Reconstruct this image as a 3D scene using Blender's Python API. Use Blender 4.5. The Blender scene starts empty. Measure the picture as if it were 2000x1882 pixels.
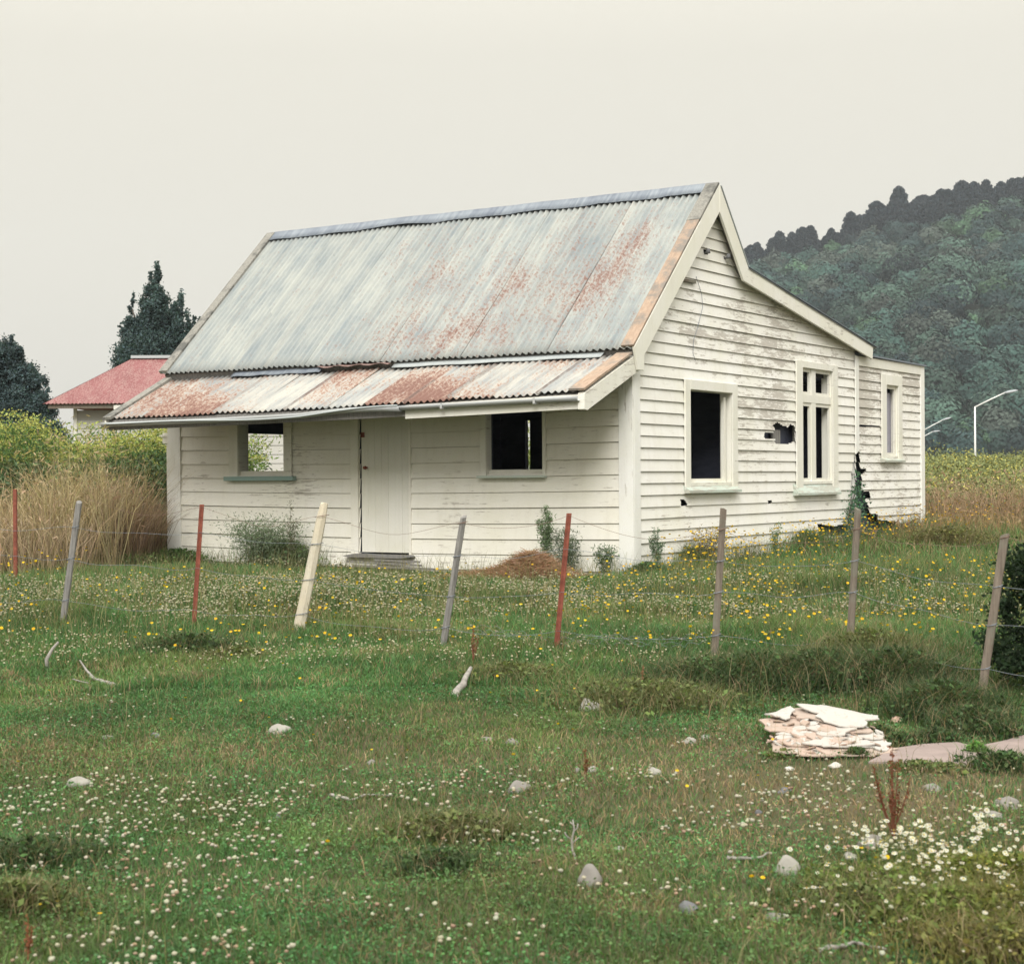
import bpy, math, random
import numpy as np
from mathutils import Matrix, Vector
random.seed(7); RNG = np.random.default_rng(7)
SC = bpy.context.scene
COL = SC.collection

# ------------------------------------------------------------------ camera maths (measured from the photograph)
F = 3210.; CX, CY = 1000., 941.; ROLL = 0.0065; PITCH = -7. / F; EYE = 1.6
fw = np.array([0, math.cos(PITCH), math.sin(PITCH)]); r0 = np.array([1., 0, 0]); u0 = np.cross(r0, fw)
c_, s_ = math.cos(ROLL), math.sin(ROLL)
RT = c_ * r0 - s_ * u0; UP = c_ * u0 + s_ * r0; CAM = np.array([0, 0, EYE])
def ray(px, py): return (px - CX) / F * RT - (py - CY) / F * UP + fw
A = math.radians(32.6)
EX = np.array([math.cos(A), -math.sin(A), 0]); EY = np.array([math.sin(A), math.cos(A), 0])
OZ = np.array([1.5003, 20.5, 0.46])
def to_world(x, y, z): return OZ + EX * x + EY * y + np.array([0, 0, z])
def on_gable(px, py):
    d = ray(px, py); t = ((OZ - CAM) @ EX) / (d @ EX); v = CAM + d * t - OZ
    return (float(v @ EY), float(v[2]))
BX = [-80, 8, 13.5, 19., 22, 25, 30, 60, 2000]; BZ = [-.05, 0, .17, .335, .36, .41, .52, .6, .6]
def T(x, y):
    """ground height at world x, y"""
    x = np.asarray(x, float); y = np.asarray(y, float)
    z = np.interp(y, BX, BZ)
    z = z + np.clip((y - 20) / 10, 0, 1) * np.clip((x - 1.5) / 6, 0, 1) * .14
    z = z + .025 * np.sin(x * 1.1 + .6 * np.sin(y * .5)) * np.sin(y * .9 + 1.) + .012 * np.sin(x * 2.7 + 1.3) * np.sin(y * 2.3)
    return z
def on_ground(px, py):
    d = ray(px, py); t = 4.
    while t < 400:
        p = CAM + d * t
        if p[2] <= T(p[0], p[1]): break
        t += .01 if t < 40 else .1
    return CAM + d * t
def at_depth(px, py, Y):
    d = ray(px, py); return CAM + d * (Y / d[1])

# ------------------------------------------------------------------ object helpers
def tag(o, label=None, cat=None, group=None, kind=None):
    if label: o['label'] = label
    if cat: o['category'] = cat
    if group: o['group'] = group
    if kind: o['kind'] = kind
    return o
def empty(name, loc, rot=(0, 0, 0)):
    o = bpy.data.objects.new(name, None); COL.objects.link(o); o.location = loc; o.rotation_euler = rot
    o.empty_display_size = .2
    return o
def npmesh(name, V, faces, mat=None, parent=None, col=None, uv=None, smooth=False, mats=None, midx=None):
    """V (N,3); faces = list of int arrays (M,k); col (N,3|4) vertex colours; uv (N,2)"""
    V = np.asarray(V, np.float32); me = bpy.data.meshes.new(name)
    faces = [np.asarray(f, np.int32) for f in faces if len(f)]
    me.vertices.add(len(V)); me.vertices.foreach_set('co', V.ravel())
    tot = sum(f.size for f in faces); npoly = sum(len(f) for f in faces)
    me.loops.add(tot); me.polygons.add(npoly)
    li = np.concatenate([f.ravel() for f in faces])
    me.loops.foreach_set('vertex_index', li)
    sizes = np.concatenate([np.full(len(f), f.shape[1], np.int32) for f in faces])
    starts = np.concatenate([[0], np.cumsum(sizes)[:-1]]).astype(np.int32)
    me.polygons.foreach_set('loop_start', starts)
    try: me.polygons.foreach_set('loop_total', sizes)
    except Exception: pass
    me.polygons.foreach_set('use_smooth', np.full(npoly, smooth))
    if midx is not None: me.polygons.foreach_set('material_index', np.asarray(midx, np.int32))
    if uv is not None:
        l = me.uv_layers.new(name='UVMap'); l.data.foreach_set('uv', np.asarray(uv, np.float32)[li].ravel())
    if col is not None:
        col = np.asarray(col, np.float32)
        if col.shape[1] == 3: col = np.hstack([col, np.ones((len(col), 1), np.float32)])
        a = me.color_attributes.new('Col', 'FLOAT_COLOR', 'POINT'); a.data.foreach_set('color', col.ravel())
    me.update(calc_edges=True); me.validate()
    o = bpy.data.objects.new(name, me); COL.objects.link(o)
    for m in (mats or ([mat] if mat else [])): me.materials.append(m)
    if parent: o.parent = parent
    return o
class MB:
    def __init__(s): s.v = []; s.f = []; s.c = []; s.uv = []
    def add(s, vs, fs, c=(1, 0, 0), uv=None):
        n = len(s.v); s.v += [tuple(map(float, p)) for p in vs]; s.f += [tuple(i + n for i in f) for f in fs]
        s.c += [c] * len(vs) if not isinstance(c, list) else c
        s.uv += uv if uv else [(0, 0)] * len(vs)
    def box(s, x0, x1, y0, y1, z0, z1, c=(.5, .3, 0), rot=None):
        p = [(x, y, z) for x in (x0, x1) for y in (y0, y1) for z in (z0, z1)]
        s.add(p, [(0, 1, 3, 2), (4, 6, 7, 5), (0, 4, 5, 1), (2, 3, 7, 6), (0, 2, 6, 4), (1, 5, 7, 3)], c)
    def prism(s, poly, fn, a, b, c=(.5, .3, 0)):
        """poly list of 2D points, fn(u,v,w)->3D, extruded w from a to b"""
        n = len(poly)
        s.add([fn(u, v, a) for u, v in poly] + [fn(u, v, b) for u, v in poly],
              [tuple(range(n))[::-1], tuple(range(n, 2 * n))] + [(i, (i + 1) % n, (i + 1) % n + n, i + n) for i in range(n)], c)
    def tube(s, pts, rad, n=8, c=(.5, .3, 0), cap=True):
        pts = [Vector(p) for p in pts]; rings = []
        rad = rad if hasattr(rad, '__len__') else [rad] * len(pts)
        vs = []; fs = []
        for i, p in enumerate(pts):
            d = (pts[min(i + 1, len(pts) - 1)] - pts[max(i - 1, 0)]).normalized()
            a = d.orthogonal().normalized() if i == 0 else (a - d * a.dot(d)).normalized()
            b = d.cross(a)
            for k in range(n):
                t = 2 * math.pi * k / n
                vs.append(p + (a * math.cos(t) + b * math.sin(t)) * rad[i])
        for i in range(len(pts) - 1):
            for k in range(n): fs.append((i * n + k, i * n + (k + 1) % n, (i + 1) * n + (k + 1) % n, (i + 1) * n + k))
        if cap: fs += [tuple(range(n))[::-1], tuple(range((len(pts) - 1) * n, len(pts) * n))]
        s.add(vs, fs, c)
    def build(s, name, mat, parent=None, smooth=False, bevel=0):
        me = bpy.data.meshes.new(name); me.from_pydata(s.v, [], s.f)
        a = me.color_attributes.new('Col', 'FLOAT_COLOR', 'POINT')
        a.data.foreach_set('color', np.array([(*c[:3], 1.) for c in s.c], np.float32).ravel())
        l = me.uv_layers.new(name='UVMap'); li = np.zeros(len(me.loops), np.int32); me.loops.foreach_get('vertex_index', li)
        l.data.foreach_set('uv', np.array(s.uv, np.float32)[li].ravel())
        if smooth: me.polygons.foreach_set('use_smooth', np.full(len(me.polygons), True))
        me.materials.append(mat); me.update(); me.validate()
        o = bpy.data.objects.new(name, me); COL.objects.link(o)
        if parent: o.parent = parent
        if bevel:
            m = o.modifiers.new('bevel', 'BEVEL'); m.width = bevel; m.segments = 1; m.limit_method = 'ANGLE'
        return o

# ------------------------------------------------------------------ materials
def mk(name):
    m = bpy.data.materials.new(name); m.use_nodes = True; nt = m.node_tree; nt.nodes.clear()
    out = nt.nodes.new('ShaderNodeOutputMaterial'); b = nt.nodes.new('ShaderNodeBsdfPrincipled')
    nt.links.new(b.outputs[0], out.inputs[0]); b.inputs['Specular IOR Level'].default_value = .25
    return m, nt, b, out
def N(nt, t, **k):
    n = nt.nodes.new(t)
    for a, v in k.items():
        if isinstance(v, tuple) and a == 'inp':
            pass
        else: setattr(n, a, v)
    return n
def noise(nt, vec, scale, detail=4, rough=.6, sx=None, dist=0.):
    if sx is not None:
        mp = nt.nodes.new('ShaderNodeMapping'); mp.inputs['Scale'].default_value = sx; nt.links.new(vec, mp.inputs[0]); vec = mp.outputs[0]
    n = nt.nodes.new('ShaderNodeTexNoise'); n.inputs['Scale'].default_value = scale; n.inputs['Detail'].default_value = detail
    n.inputs['Roughness'].default_value = rough; n.inputs['Distortion'].default_value = dist
    nt.links.new(vec, n.inputs['Vector']); return n.outputs['Fac']
def ramp(nt, fac, stops):
    r = nt.nodes.new('ShaderNodeValToRGB'); cr = r.color_ramp
    while len(cr.elements) > 1: cr.elements.remove(cr.elements[-1])
    for i, (p, c) in enumerate(stops):
        e = cr.elements[0] if i == 0 else cr.elements.new(p)
        e.position = p; e.color = (*c, 1) if hasattr(c, '__len__') else (c, c, c, 1)
    nt.links.new(fac, r.inputs[0]); return r.outputs[0]
def mixc(nt, fac, a, b, mode='MIX'):
    m = nt.nodes.new('ShaderNodeMix'); m.data_type = 'RGBA'; m.blend_type = mode; m.clamp_factor = True
    for v, i in ((fac, 0), (a, 6), (b, 7)):
        if hasattr(v, 'is_output'): nt.links.new(v, m.inputs[i])
        elif i == 0: m.inputs[0].default_value = v
        else: m.inputs[i].default_value = (*v, 1)
    return m.outputs[2]
def math_(nt, op, a, b=None, clamp=False):
    m = nt.nodes.new('ShaderNodeMath'); m.operation = op; m.use_clamp = clamp
    for i, v in enumerate((a, b)):
        if v is None: continue
        if hasattr(v, 'is_output'): nt.links.new(v, m.inputs[i])
        else: m.inputs[i].default_value = v
    return m.outputs[0]
def bump(nt, b, h, strength=.3, dist=.01):
    n = nt.nodes.new('ShaderNodeBump'); n.inputs['Strength'].default_value = strength; n.inputs['Distance'].default_value = dist
    nt.links.new(h, n.inputs['Height']); nt.links.new(n.outputs[0], b.inputs['Normal'])
def objco(nt): return nt.nodes.new('ShaderNodeTexCoord').outputs['Object']
def uvco(nt): return nt.nodes.new('ShaderNodeTexCoord').outputs['UV']
def colattr(nt):
    a = nt.nodes.new('ShaderNodeVertexColor'); a.layer_name = 'Col'
    s = nt.nodes.new('ShaderNodeSeparateColor'); nt.links.new(a.outputs[0], s.inputs[0]); return a.outputs[0], s.outputs

def m_paint(name, base, wood=(.26, .235, .20), stain=(.46, .41, .32), rough=.55, sc=1., wear=1., vert=False):
    """old painted timber: attribute R = tone of the board, G = wear"""
    m, nt, b, _ = mk(name); co = objco(nt); ca, s = colattr(nt)
    n1 = noise(nt, co, 1.3 * sc, 5, .65)
    c = mixc(nt, ramp(nt, n1, [(.35, 0), (.75, 1)]), base, tuple(x * .9 for x in base[:2]) + (base[2] * .82,))
    c = mixc(nt, math_(nt, 'MULTIPLY', s[0], .16), c, (.5, .46, .38))
    # grime streaks
    n2 = noise(nt, co, 3.5, 5, .7, (2.2, 2.2, .35))
    c = mixc(nt, math_(nt, 'MULTIPLY', ramp(nt, n2, [(.5, 0), (.78, 1)]), .22), c, stain)
    # flaking: wide flat flakes along the boards
    n3 = noise(nt, co, 5.5, 8, .75, (4.5, 4.5, .5) if vert else (.6, .6, 4.6)); n4 = noise(nt, co, 1.0, 3, .6)
    f = math_(nt, 'ADD', math_(nt, 'MULTIPLY', s[1], .27 * wear), math_(nt, 'ADD', math_(nt, 'MULTIPLY', n3, .72), math_(nt, 'MULTIPLY', n4, .28)))
    fl = math_(nt, 'MULTIPLY', ramp(nt, f, [(.655, 0), (.70, 1)]), .8)
    wc = mixc(nt, noise(nt, co, 9, 4, .6, (1, 1, 5)), wood, tuple(x * 2.0 for x in wood))
    c = mixc(nt, fl, c, wc)
    fine = noise(nt, co, 60, 3, .6)
    c = mixc(nt, .10, c, mixc(nt, fine, (.25, .24, .22), (.95, .93, .9)))
    nt.links.new(c, b.inputs['Base Color']); b.inputs['Roughness'].default_value = rough
    bump(nt, b, math_(nt, 'SUBTRACT', fine, math_(nt, 'MULTIPLY', fl, .8)), .25, .004)
    return m
PAINT = m_paint('weathered_white_paint', (.86, .845, .81))
TRIM = m_paint('trim_white_paint', (.80, .785, .72), wear=.8)
TRIMV = m_paint('upright_trim_paint', (.84, .835, .81), wear=.7, vert=True)
SHEDP = m_paint('grey_shed_paint', (.50, .49, .46))
FRONTP = m_paint('cream_paint', (.85, .825, .755), wear=.7)
DOORP = m_paint('door_paint', (.76, .745, .68), wear=.4, vert=True)
SILLG = m_paint('green_sill_paint', (.20, .34, .32), wood=(.25, .24, .2), wear=.7)
SILLP = m_paint('pale_green_sill_paint', (.50, .58, .53), wood=(.25, .24, .2), wear=1.3)
GUTT = m_paint('gutter_paint', (.40, .42, .44), wood=(.20, .12, .08), wear=.9)

def m_wood(name, a, b2, sc=(14, 14, 1.2), rough=.85, b3=None):
    m, nt, b, _ = mk(name); co = objco(nt); ca, s = colattr(nt)
    g = noise(nt, co, 3, 7, .7, sc); c = mixc(nt, ramp(nt, g, [(.3, 0), (.7, 1)]), a, b2)
    if b3: c = mixc(nt, ramp(nt, noise(nt, co, 2.2, 5, .7), [(.48, 0), (.6, 1)]), c, b3)
    c = mixc(nt, math_(nt, 'MULTIPLY', noise(nt, co, 40, 3), .25), c, (.05, .045, .04))
    nt.links.new(c, b.inputs['Base Color']); b.inputs['Roughness'].default_value = rough
    bump(nt, b, g, .6, .012); return m
PEACH = m_wood('bare_peach_timber', (.33, .23, .165), (.50, .375, .28), sc=(9, 2.5, 2.5), b3=(.25, .22, .19))
GREYWOOD = m_wood('weathered_grey_timber', (.13, .125, .12), (.32, .305, .285))
BROWNWOOD = m_wood('brown_grey_timber', (.12, .095, .075), (.26, .215, .17), b3=(.20, .19, .15))
CREAMWOOD = m_wood('cream_stripped_timber', (.50, .44, .34), (.70, .65, .53), b3=(.62, .55, .42))
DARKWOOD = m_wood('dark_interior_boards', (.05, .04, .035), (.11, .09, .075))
BONEWOOD = m_wood('bleached_driftwood', (.20, .185, .165), (.42, .39, .35), sc=(6, 6, 6))
INTER = m_wood('interior_lining', (.045, .05, .08), (.09, .10, .14), sc=(1, 1, 3))  # navy tint in the colour stands in for blue shadow indoors
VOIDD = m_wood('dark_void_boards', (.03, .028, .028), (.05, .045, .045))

def m_rustpost():
    m, nt, b, _ = mk('rusty_red_iron'); co = objco(nt)
    c = mixc(nt, ramp(nt, noise(nt, co, 14, 6, .7), [(.35, 0), (.65, 1)]), (.15, .045, .03), (.27, .085, .055))
    c = mixc(nt, ramp(nt, noise(nt, co, 40, 4), [(.6, 0), (.7, 1)]), c, (.12, .05, .04))
    nt.links.new(c, b.inputs['Base Color']); b.inputs['Roughness'].default_value = .8; bump(nt, b, noise(nt, co, 60, 4), .4, .003); return m
RUSTP = m_rustpost()
def m_simple(name, c, rough=.6, metal=0., var=.3, sc=8):
    m, nt, b, _ = mk(name); co = objco(nt)
    n = noise(nt, co, sc, 5, .65)
    nt.links.new(mixc(nt, n, tuple(x * (1 - var) for x in c), tuple(min(1, x * (1 + var)) for x in c)), b.inputs['Base Color'])
    b.inputs['Roughness'].default_value = rough; b.inputs['Metallic'].default_value = metal
    bump(nt, b, n, .3, .01); return m
WIRE = m_simple('galvanised_wire', (.22, .24, .27), .6, .3, .4, 3)
WIRER = m_simple('rusty_wire', (.20, .13, .10), .8, 0, .4, 6)
STONE = m_simple('grey_river_stone', (.22, .205, .185), .9, 0, .3, 14)
STONEP = m_simple('pale_river_stone', (.30, .285, .25), .9, 0, .25, 14)
STONED = m_simple('dark_river_stone', (.15, .15, .155), .9, 0, .3, 14)
STONEW = m_simple('white_stone', (.50, .475, .43), .85, 0, .15, 14)
STONEK = m_simple('pinkish_rubble', (.50, .34, .26), .9, 0, .3, 14)
CONC = m_simple('pinkish_grey_concrete', (.27, .215, .195), .95, 0, .45, 6)
POLE = m_simple('painted_lamp_pole', (.78, .78, .76), .5, 0, .08, 2)
LAMPG = m_simple('lamp_head_grey', (.45, .47, .5), .5, 0, .1, 2)

def m_roof(name, paint, galv, rustA=(.17, .08, .06), rustB=(.26, .16, .125), lo=.585):
    """corrugated iron; UV in metres (u along the eave, v up the slope); Col: R sheet tone, G rust amount"""
    m, nt, b, _ = mk(name); uv = uvco(nt); ca, s = colattr(nt)
    st = noise(nt, uv, 2.2, 6, .7, (3.2, .35, 1)); bl = noise(nt, uv, 1.1, 5, .65)
    c = mixc(nt, ramp(nt, math_(nt, 'ADD', math_(nt, 'MULTIPLY', st, .6), math_(nt, 'MULTIPLY', bl, .4)), [(.38, 0), (.58, 1)]), galv, paint)
    c = mixc(nt, math_(nt, 'MULTIPLY', s[0], .22), c, tuple(x * .65 for x in galv))
    # thin rust specks everywhere, streaks where the sheets have gone
    r1 = noise(nt, uv, 6.0, 8, .8, (3.6, .8, 1)); r2 = noise(nt, uv, 2.0, 4, .6, (1.6, .6, 1)); r3 = noise(nt, uv, 26, 4, .7, (1.3, .7, 1))
    rf = math_(nt, 'ADD', math_(nt, 'MULTIPLY', s[1], .25), math_(nt, 'ADD', math_(nt, 'MULTIPLY', r3, .46), math_(nt, 'ADD', math_(nt, 'MULTIPLY', r1, .36), math_(nt, 'MULTIPLY', r2, .18))))
    soft = ramp(nt, rf, [(lo, 0), (lo + .09, .72)]); hard = ramp(nt, rf, [(lo + .06, 0), (lo + .14, .85)])
    c = mixc(nt, soft, c, rustB); c = mixc(nt, hard, c, rustA)
    # lap lines: Col B darkens the colour along sheet side laps; small dark grime spots
    g = ramp(nt, noise(nt, uv, 16, 4, .7, (1, .5, 1)), [(.62, 0), (.72, 1)])
    c = mixc(nt, math_(nt, 'MULTIPLY', g, .3), c, (.12, .11, .11)); c = mixc(nt, math_(nt, 'MULTIPLY', s[2], ramp(nt, r1, [(.35, .25), (.6, 1)])), c, (.10, .07, .06))
    nt.links.new(c, b.inputs['Base Color']); b.inputs['Roughness'].default_value = .6; b.inputs['Metallic'].default_value = 0.
    b.inputs['Specular IOR Level'].default_value = .35
    bump(nt, b, st, .15, .006); return m
ROOFU = m_roof('old_roof_iron', (.37, .38, .35), (.22, .25, .258))
ROOFL = m_roof('rusty_skirt_iron', (.44, .425, .38), (.23, .25, .26), (.15, .065, .05), (.33, .18, .11))
ROOFR = m_roof('red_roof_iron', (.24, .085, .085), (.19, .065, .065), (.15, .05, .05), (.40, .27, .24), lo=.545)
FLASH = m_roof('dull_flashing', (.25, .28, .31), (.11, .13, .17), lo=.66)
FLASHP = m_roof('pale_flashing', (.44, .47, .465), (.36, .39, .40), lo=.74)
FLASHR = m_roof('rusty_flashing', (.24, .19, .19), (.16, .13, .14), lo=.55)
MOSSY = m_wood('mossy_weathered_board', (.20, .19, .17), (.36, .35, .31), b3=(.12, .12, .11))

def m_leaf(name, trans=.3, rough=.65):
    m, nt, b, out = mk(name); ca, s = colattr(nt)
    nt.links.new(ca, b.inputs['Base Color']); b.inputs['Roughness'].default_value = rough; b.inputs['Specular IOR Level'].default_value = .15
    if trans:
        t = nt.nodes.new('ShaderNodeBsdfTranslucent'); nt.links.new(mixc(nt, 1., ca, (1., 1.1, .6), 'MULTIPLY'), t.inputs[0])
        ms = nt.nodes.new('ShaderNodeMixShader'); ms.inputs[0].default_value = trans
        nt.links.new(b.outputs[0], ms.inputs[1]); nt.links.new(t.outputs[0], ms.inputs[2]); nt.links.new(ms.outputs[0], out.inputs[0])
    return m
LEAF = m_leaf('foliage'); PETAL = m_leaf('petals', .2); FARLEAF = m_leaf('far_foliage', 0)
BARK = m_wood('bark', (.05, .042, .035), (.13, .11, .09))

# ------------------------------------------------------------------ world, sun, camera
w = bpy.data.worlds.new('World'); SC.world = w; w.use_nodes = True; nt = w.node_tree; nt.nodes.clear()
SUN_EL, SUN_AZ = math.radians(37), math.radians(188)      # behind the camera, slightly to its left
sky = nt.nodes.new('ShaderNodeTexSky'); sky.sky_type = 'NISHITA'; sky.sun_disc = False
sky.sun_elevation = SUN_EL; sky.sun_rotation = SUN_AZ; sky.air_density = 1.; sky.dust_density = 4.
tc = nt.nodes.new('ShaderNodeTexCoord'); sp = nt.nodes.new('ShaderNodeSeparateXYZ'); nt.links.new(tc.outputs['Generated'], sp.inputs[0])
# overcast layer: three times brighter overhead than at the horizon
cr = ramp(nt, sp.outputs[2], [(0., (.59, .575, .53)), (.12, (.655, .632, .56)), (.3, (.71, .68, .59)), (1., (1., .985, .93))])
gain = math_(nt, 'ADD', 1., math_(nt, 'MULTIPLY', ramp(nt, sp.outputs[2], [(0.25, 0.), (1., 1.)]), 1.35))
bgA = nt.nodes.new('ShaderNodeBackground'); nt.links.new(cr, bgA.inputs[0]); nt.links.new(gain, bgA.inputs[1])
bgB = nt.nodes.new('ShaderNodeBackground'); nt.links.new(sky.outputs[0], bgB.inputs[0]); bgB.inputs[1].default_value = .05
mx = nt.nodes.new('ShaderNodeMixShader'); mx.inputs[0].default_value = .06
nt.links.new(bgA.outputs[0], mx.inputs[1]); nt.links.new(bgB.outputs[0], mx.inputs[2])
wo = nt.nodes.new('ShaderNodeOutputWorld'); nt.links.new(mx.outputs[0], wo.inputs[0])
sl = bpy.data.lights.new('sun', 'SUN'); sl.energy = 2.25; sl.angle = math.radians(28); sl.color = (1, .98, .945)
so = bpy.data.objects.new('sun', sl); COL.objects.link(so); so.location = (0, 0, 60)
so.rotation_euler = (math.pi / 2 - SUN_EL, 0, math.radians(-8))
cd = bpy.data.cameras.new('camera'); co_ = bpy.data.objects.new('camera', cd); COL.objects.link(co_); SC.camera = co_
cd.sensor_width = 36; cd.lens = F / 2000 * 36; cd.clip_end = 4000; cd.clip_start = .05
M = Matrix.Identity(4)
for i in range(3):
    M[i][0] = RT[i]; M[i][1] = UP[i]; M[i][2] = -fw[i]; M[i][3] = CAM[i]
co_.matrix_world = M
cd.dof.use_dof = True; cd.dof.focus_distance = 20.; cd.dof.aperture_fstop = 6.3
SC.view_settings.view_transform = 'Standard'; SC.view_settings.look = 'None'; SC.view_settings.exposure = .34; SC.view_settings.gamma = 1.

# ------------------------------------------------------------------ ground
def m_ground():
    m, nt, b, _ = mk('meadow_soil'); co = objco(nt)
    c = mixc(nt, ramp(nt, noise(nt, co, .55, 6, .65), [(.35, 0), (.7, 1)]), (.055, .075, .032), (.15, .115, .075))
    c = mixc(nt, ramp(nt, noise(nt, co, 14, 5, .7), [(.4, 0), (.7, .8)]), c, (.11, .085, .055))
    nt.links.new(c, b.inputs['Base Color']); b.inputs['Roughness'].default_value = 1; b.inputs['Specular IOR Level'].default_value = .05
    bump(nt, b, noise(nt, co, 30, 4), .6, .03); return m
def axis(lo, hi, fine_lo, fine_hi, step, n):
    a = np.arange(fine_lo, fine_hi + 1e-6, step)
    l = fine_lo - np.geomspace(step, fine_lo - lo, n)[::-1]; r = fine_hi + np.geomspace(step, hi - fine_hi, n)
    return np.concatenate([l, a, r])
gx = axis(-640, 640, -14, 14, .3, 22); gy = axis(-28, 1040, 0, 34, .3, 22)
X, Y = np.meshgrid(gx, gy); Z = T(X, Y); nx, ny = len(gx), len(gy)
def grid_faces(nx, ny):
    i = np.arange(nx * ny).reshape(ny, nx)
    return np.stack([i[:-1, :-1], i[:-1, 1:], i[1:, 1:], i[1:, :-1]], -1).reshape(-1, 4)
ground = npmesh('ground', np.stack([X, Y, Z], -1).reshape(-1, 3), [grid_faces(nx, ny)], m_ground(), smooth=True)
tag(ground, 'grassy meadow ground around the old cottage', kind='structure')

# ------------------------------------------------------------------ cottage
house = empty('weatherboard_cottage', tuple(OZ), (0, 0, -A))
tag(house, 'abandoned white weatherboard cottage with rusty corrugated roof and empty windows', 'cottage')

def cut(intervals, holes):
    out = intervals
    for h0, h1 in holes:
        nxt = []
        for a, b in out:
            if h1 <= a or h0 >= b: nxt.append((a, b)); continue
            if h0 > a: nxt.append((a, h0))
            if h1 < b: nxt.append((h1, b))
        out = nxt
    return [(a, b) for a, b in out if b - a > .002]
def scan(poly, z):
    xs = []
    for i in range(len(poly)):
        (x0, z0), (x1, z1) = poly[i], poly[(i + 1) % len(poly)]
        if (z0 <= z < z1) or (z1 <= z < z0): xs.append(x0 + (z - z0) / (z1 - z0) * (x1 - x0))
    xs.sort(); return [(xs[i], xs[i + 1]) for i in range(0, len(xs) - 1, 2)]
def rectp(a0, a1, z0, z1): return [(a0, z0), (a1, z0), (a1, z1), (a0, z1)]
def board_wall(name, mat, fn, z_line, pitch, z0, z1, outline, openings, holes=(), wear=None, sag=None, parent=house, seed=1, lip=.024, groove=.009):
    rg = random.Random(seed); mb = MB()
    sag = sag or (lambda a: 0.); wear = wear or (lambda a, z: .2)
    k0 = math.floor((z0 - z_line) / pitch)
    cuts = [p[1] for o in openings for p in o]
    for k in range(k0, 200):
        za = z_line + k * pitch; zb = za + pitch
        if za > z1: break
        tone = rg.random(); jz = rg.uniform(-.002, .002); jo = rg.uniform(-.003, .003)
        lvls = sorted({round(v, 4) for v in [max(za, z0), min(zb - groove, z1), min(zb, z1)] + [c for c in cuts if za < c < zb]
                       + [h for hp in holes for h in np.arange(min(p[1] for p in hp), max(p[1] for p in hp) + .02, .018) if za < h < zb]})
        lvls = [v for v in lvls if z0 <= v <= z1]
        def off(z, below):
            if z >= zb - groove - 1e-5 and not below: return -.014
            t = (z - za) / (pitch - groove); return lip * (1 - t) + .004 * t + jo
        prev = None
        for i in range(len(lvls) - 1):
            a, b = lvls[i], lvls[i + 1]
            if b - a < 1e-4: continue
            zm = (a + b) / 2; ingr = zm > zb - groove
            hs = [iv for o in openings for iv in scan(o, zm)]
            for hp in holes:
                hs += [(p + rg.uniform(-.012, .012), q + rg.uniform(-.012, .012)) for p, q in scan(hp, zm)]
            o0 = outline(a); o1 = outline(b); om = outline(zm)
            if om[1] - om[0] < .01: continue
            for (p, q) in cut([om], hs):
                n = max(1, int((q - p) / 1.))
                # slanted ends follow the outline
                pa, pb = (o0[0], o1[0]) if abs(p - om[0]) < 1e-6 else (p, p)
                qa, qb = (o0[1], o1[1]) if abs(q - om[1]) < 1e-6 else (q, q)
                fa, fb = (-.014, -.014) if ingr else (off(a, True), off(b, True))
                for j in range(n):
                    t0, t1 = j / n, (j + 1) / n
                    A0 = pa + (qa - pa) * t0; A1 = pa + (qa - pa) * t1; B0 = pb + (qb - pb) * t0; B1 = pb + (qb - pb) * t1
                    vs = [fn(A0, fa, a + sag(A0) + jz), fn(A1, fa, a + sag(A1) + jz), fn(B1, fb, b + sag(B1) + jz), fn(B0, fb, b + sag(B0) + jz)]
                    cs = [(tone, wear(A0, a), 0), (tone, wear(A1, a), 0), (tone, wear(B1, b), 0), (tone, wear(B0, b), 0)]
                    mb.add(vs, [(0, 1, 2, 3)], cs)
                    if i == 0: # underside of the lap
                        mb.add([fn(A0, -.014, a + sag(A0) + jz), fn(A1, -.014, a + sag(A1) + jz), fn(A1, fa, a + sag(A1) + jz), fn(A0, fa, a + sag(A0) + jz)], [(0, 1, 2, 3)], (tone, .2, 0))
                    if not ingr and abs(b - (zb - groove)) < 2e-4:
                        mb.add([fn(B0, fb, b + sag(B0) + jz), fn(B1, fb, b + sag(B1) + jz), fn(B1, -.014, b + sag(B1) + jz), fn(B0, -.014, b + sag(B0) + jz)], [(0, 1, 2, 3)], (tone, .2, 0))
    return mb.build(name, mat, parent)
g = on_gable
# profile of the roof in the barge plane
PF, PA, PB, PE = (-.20, 2.75), (2.26, 5.11), (3.18, 4.07), (8.13, 3.285)
def roofz(y):
    if y < PA[0]: return PF[1] + (y - PF[0]) * (PA[1] - PF[1]) / (PA[0] - PF[0])
    if y < PB[0]: return PA[1] + (y - PA[0]) * (PB[1] - PA[1]) / (PB[0] - PA[0])
    return PB[1] + (y - PB[0]) * (PE[1] - PB[1]) / (PE[0] - PB[0])
def gable_outline(z):
    z = z + .10
    sl = (PA[1] - PF[1]) / (PA[0] - PF[0]); a = 0. if z < roofz(0) else (z - PF[1]) / sl + PF[0]
    if z > PB[1]: b = PA[0] + (z - PA[1]) * (PB[0] - PA[0]) / (PB[1] - PA[1])
    elif z > roofz(7.66): b = PB[0] + (z - PB[1]) * (PE[0] - PB[0]) / (PE[1] - PB[1])
    else: b = 7.66
    return (a, max(a, b))
def gauss(a, z, ca, cz, sa, sz): return math.exp(-((a - ca) / sa) ** 2 - ((z - cz) / sz) ** 2)
GW1 = (1.555, 2.86, 1.07, 2.305); GW2 = (5.38, 6.60, 1.07, 2.80); LW = (9.06, 9.65, 1.49, 2.70)
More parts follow.
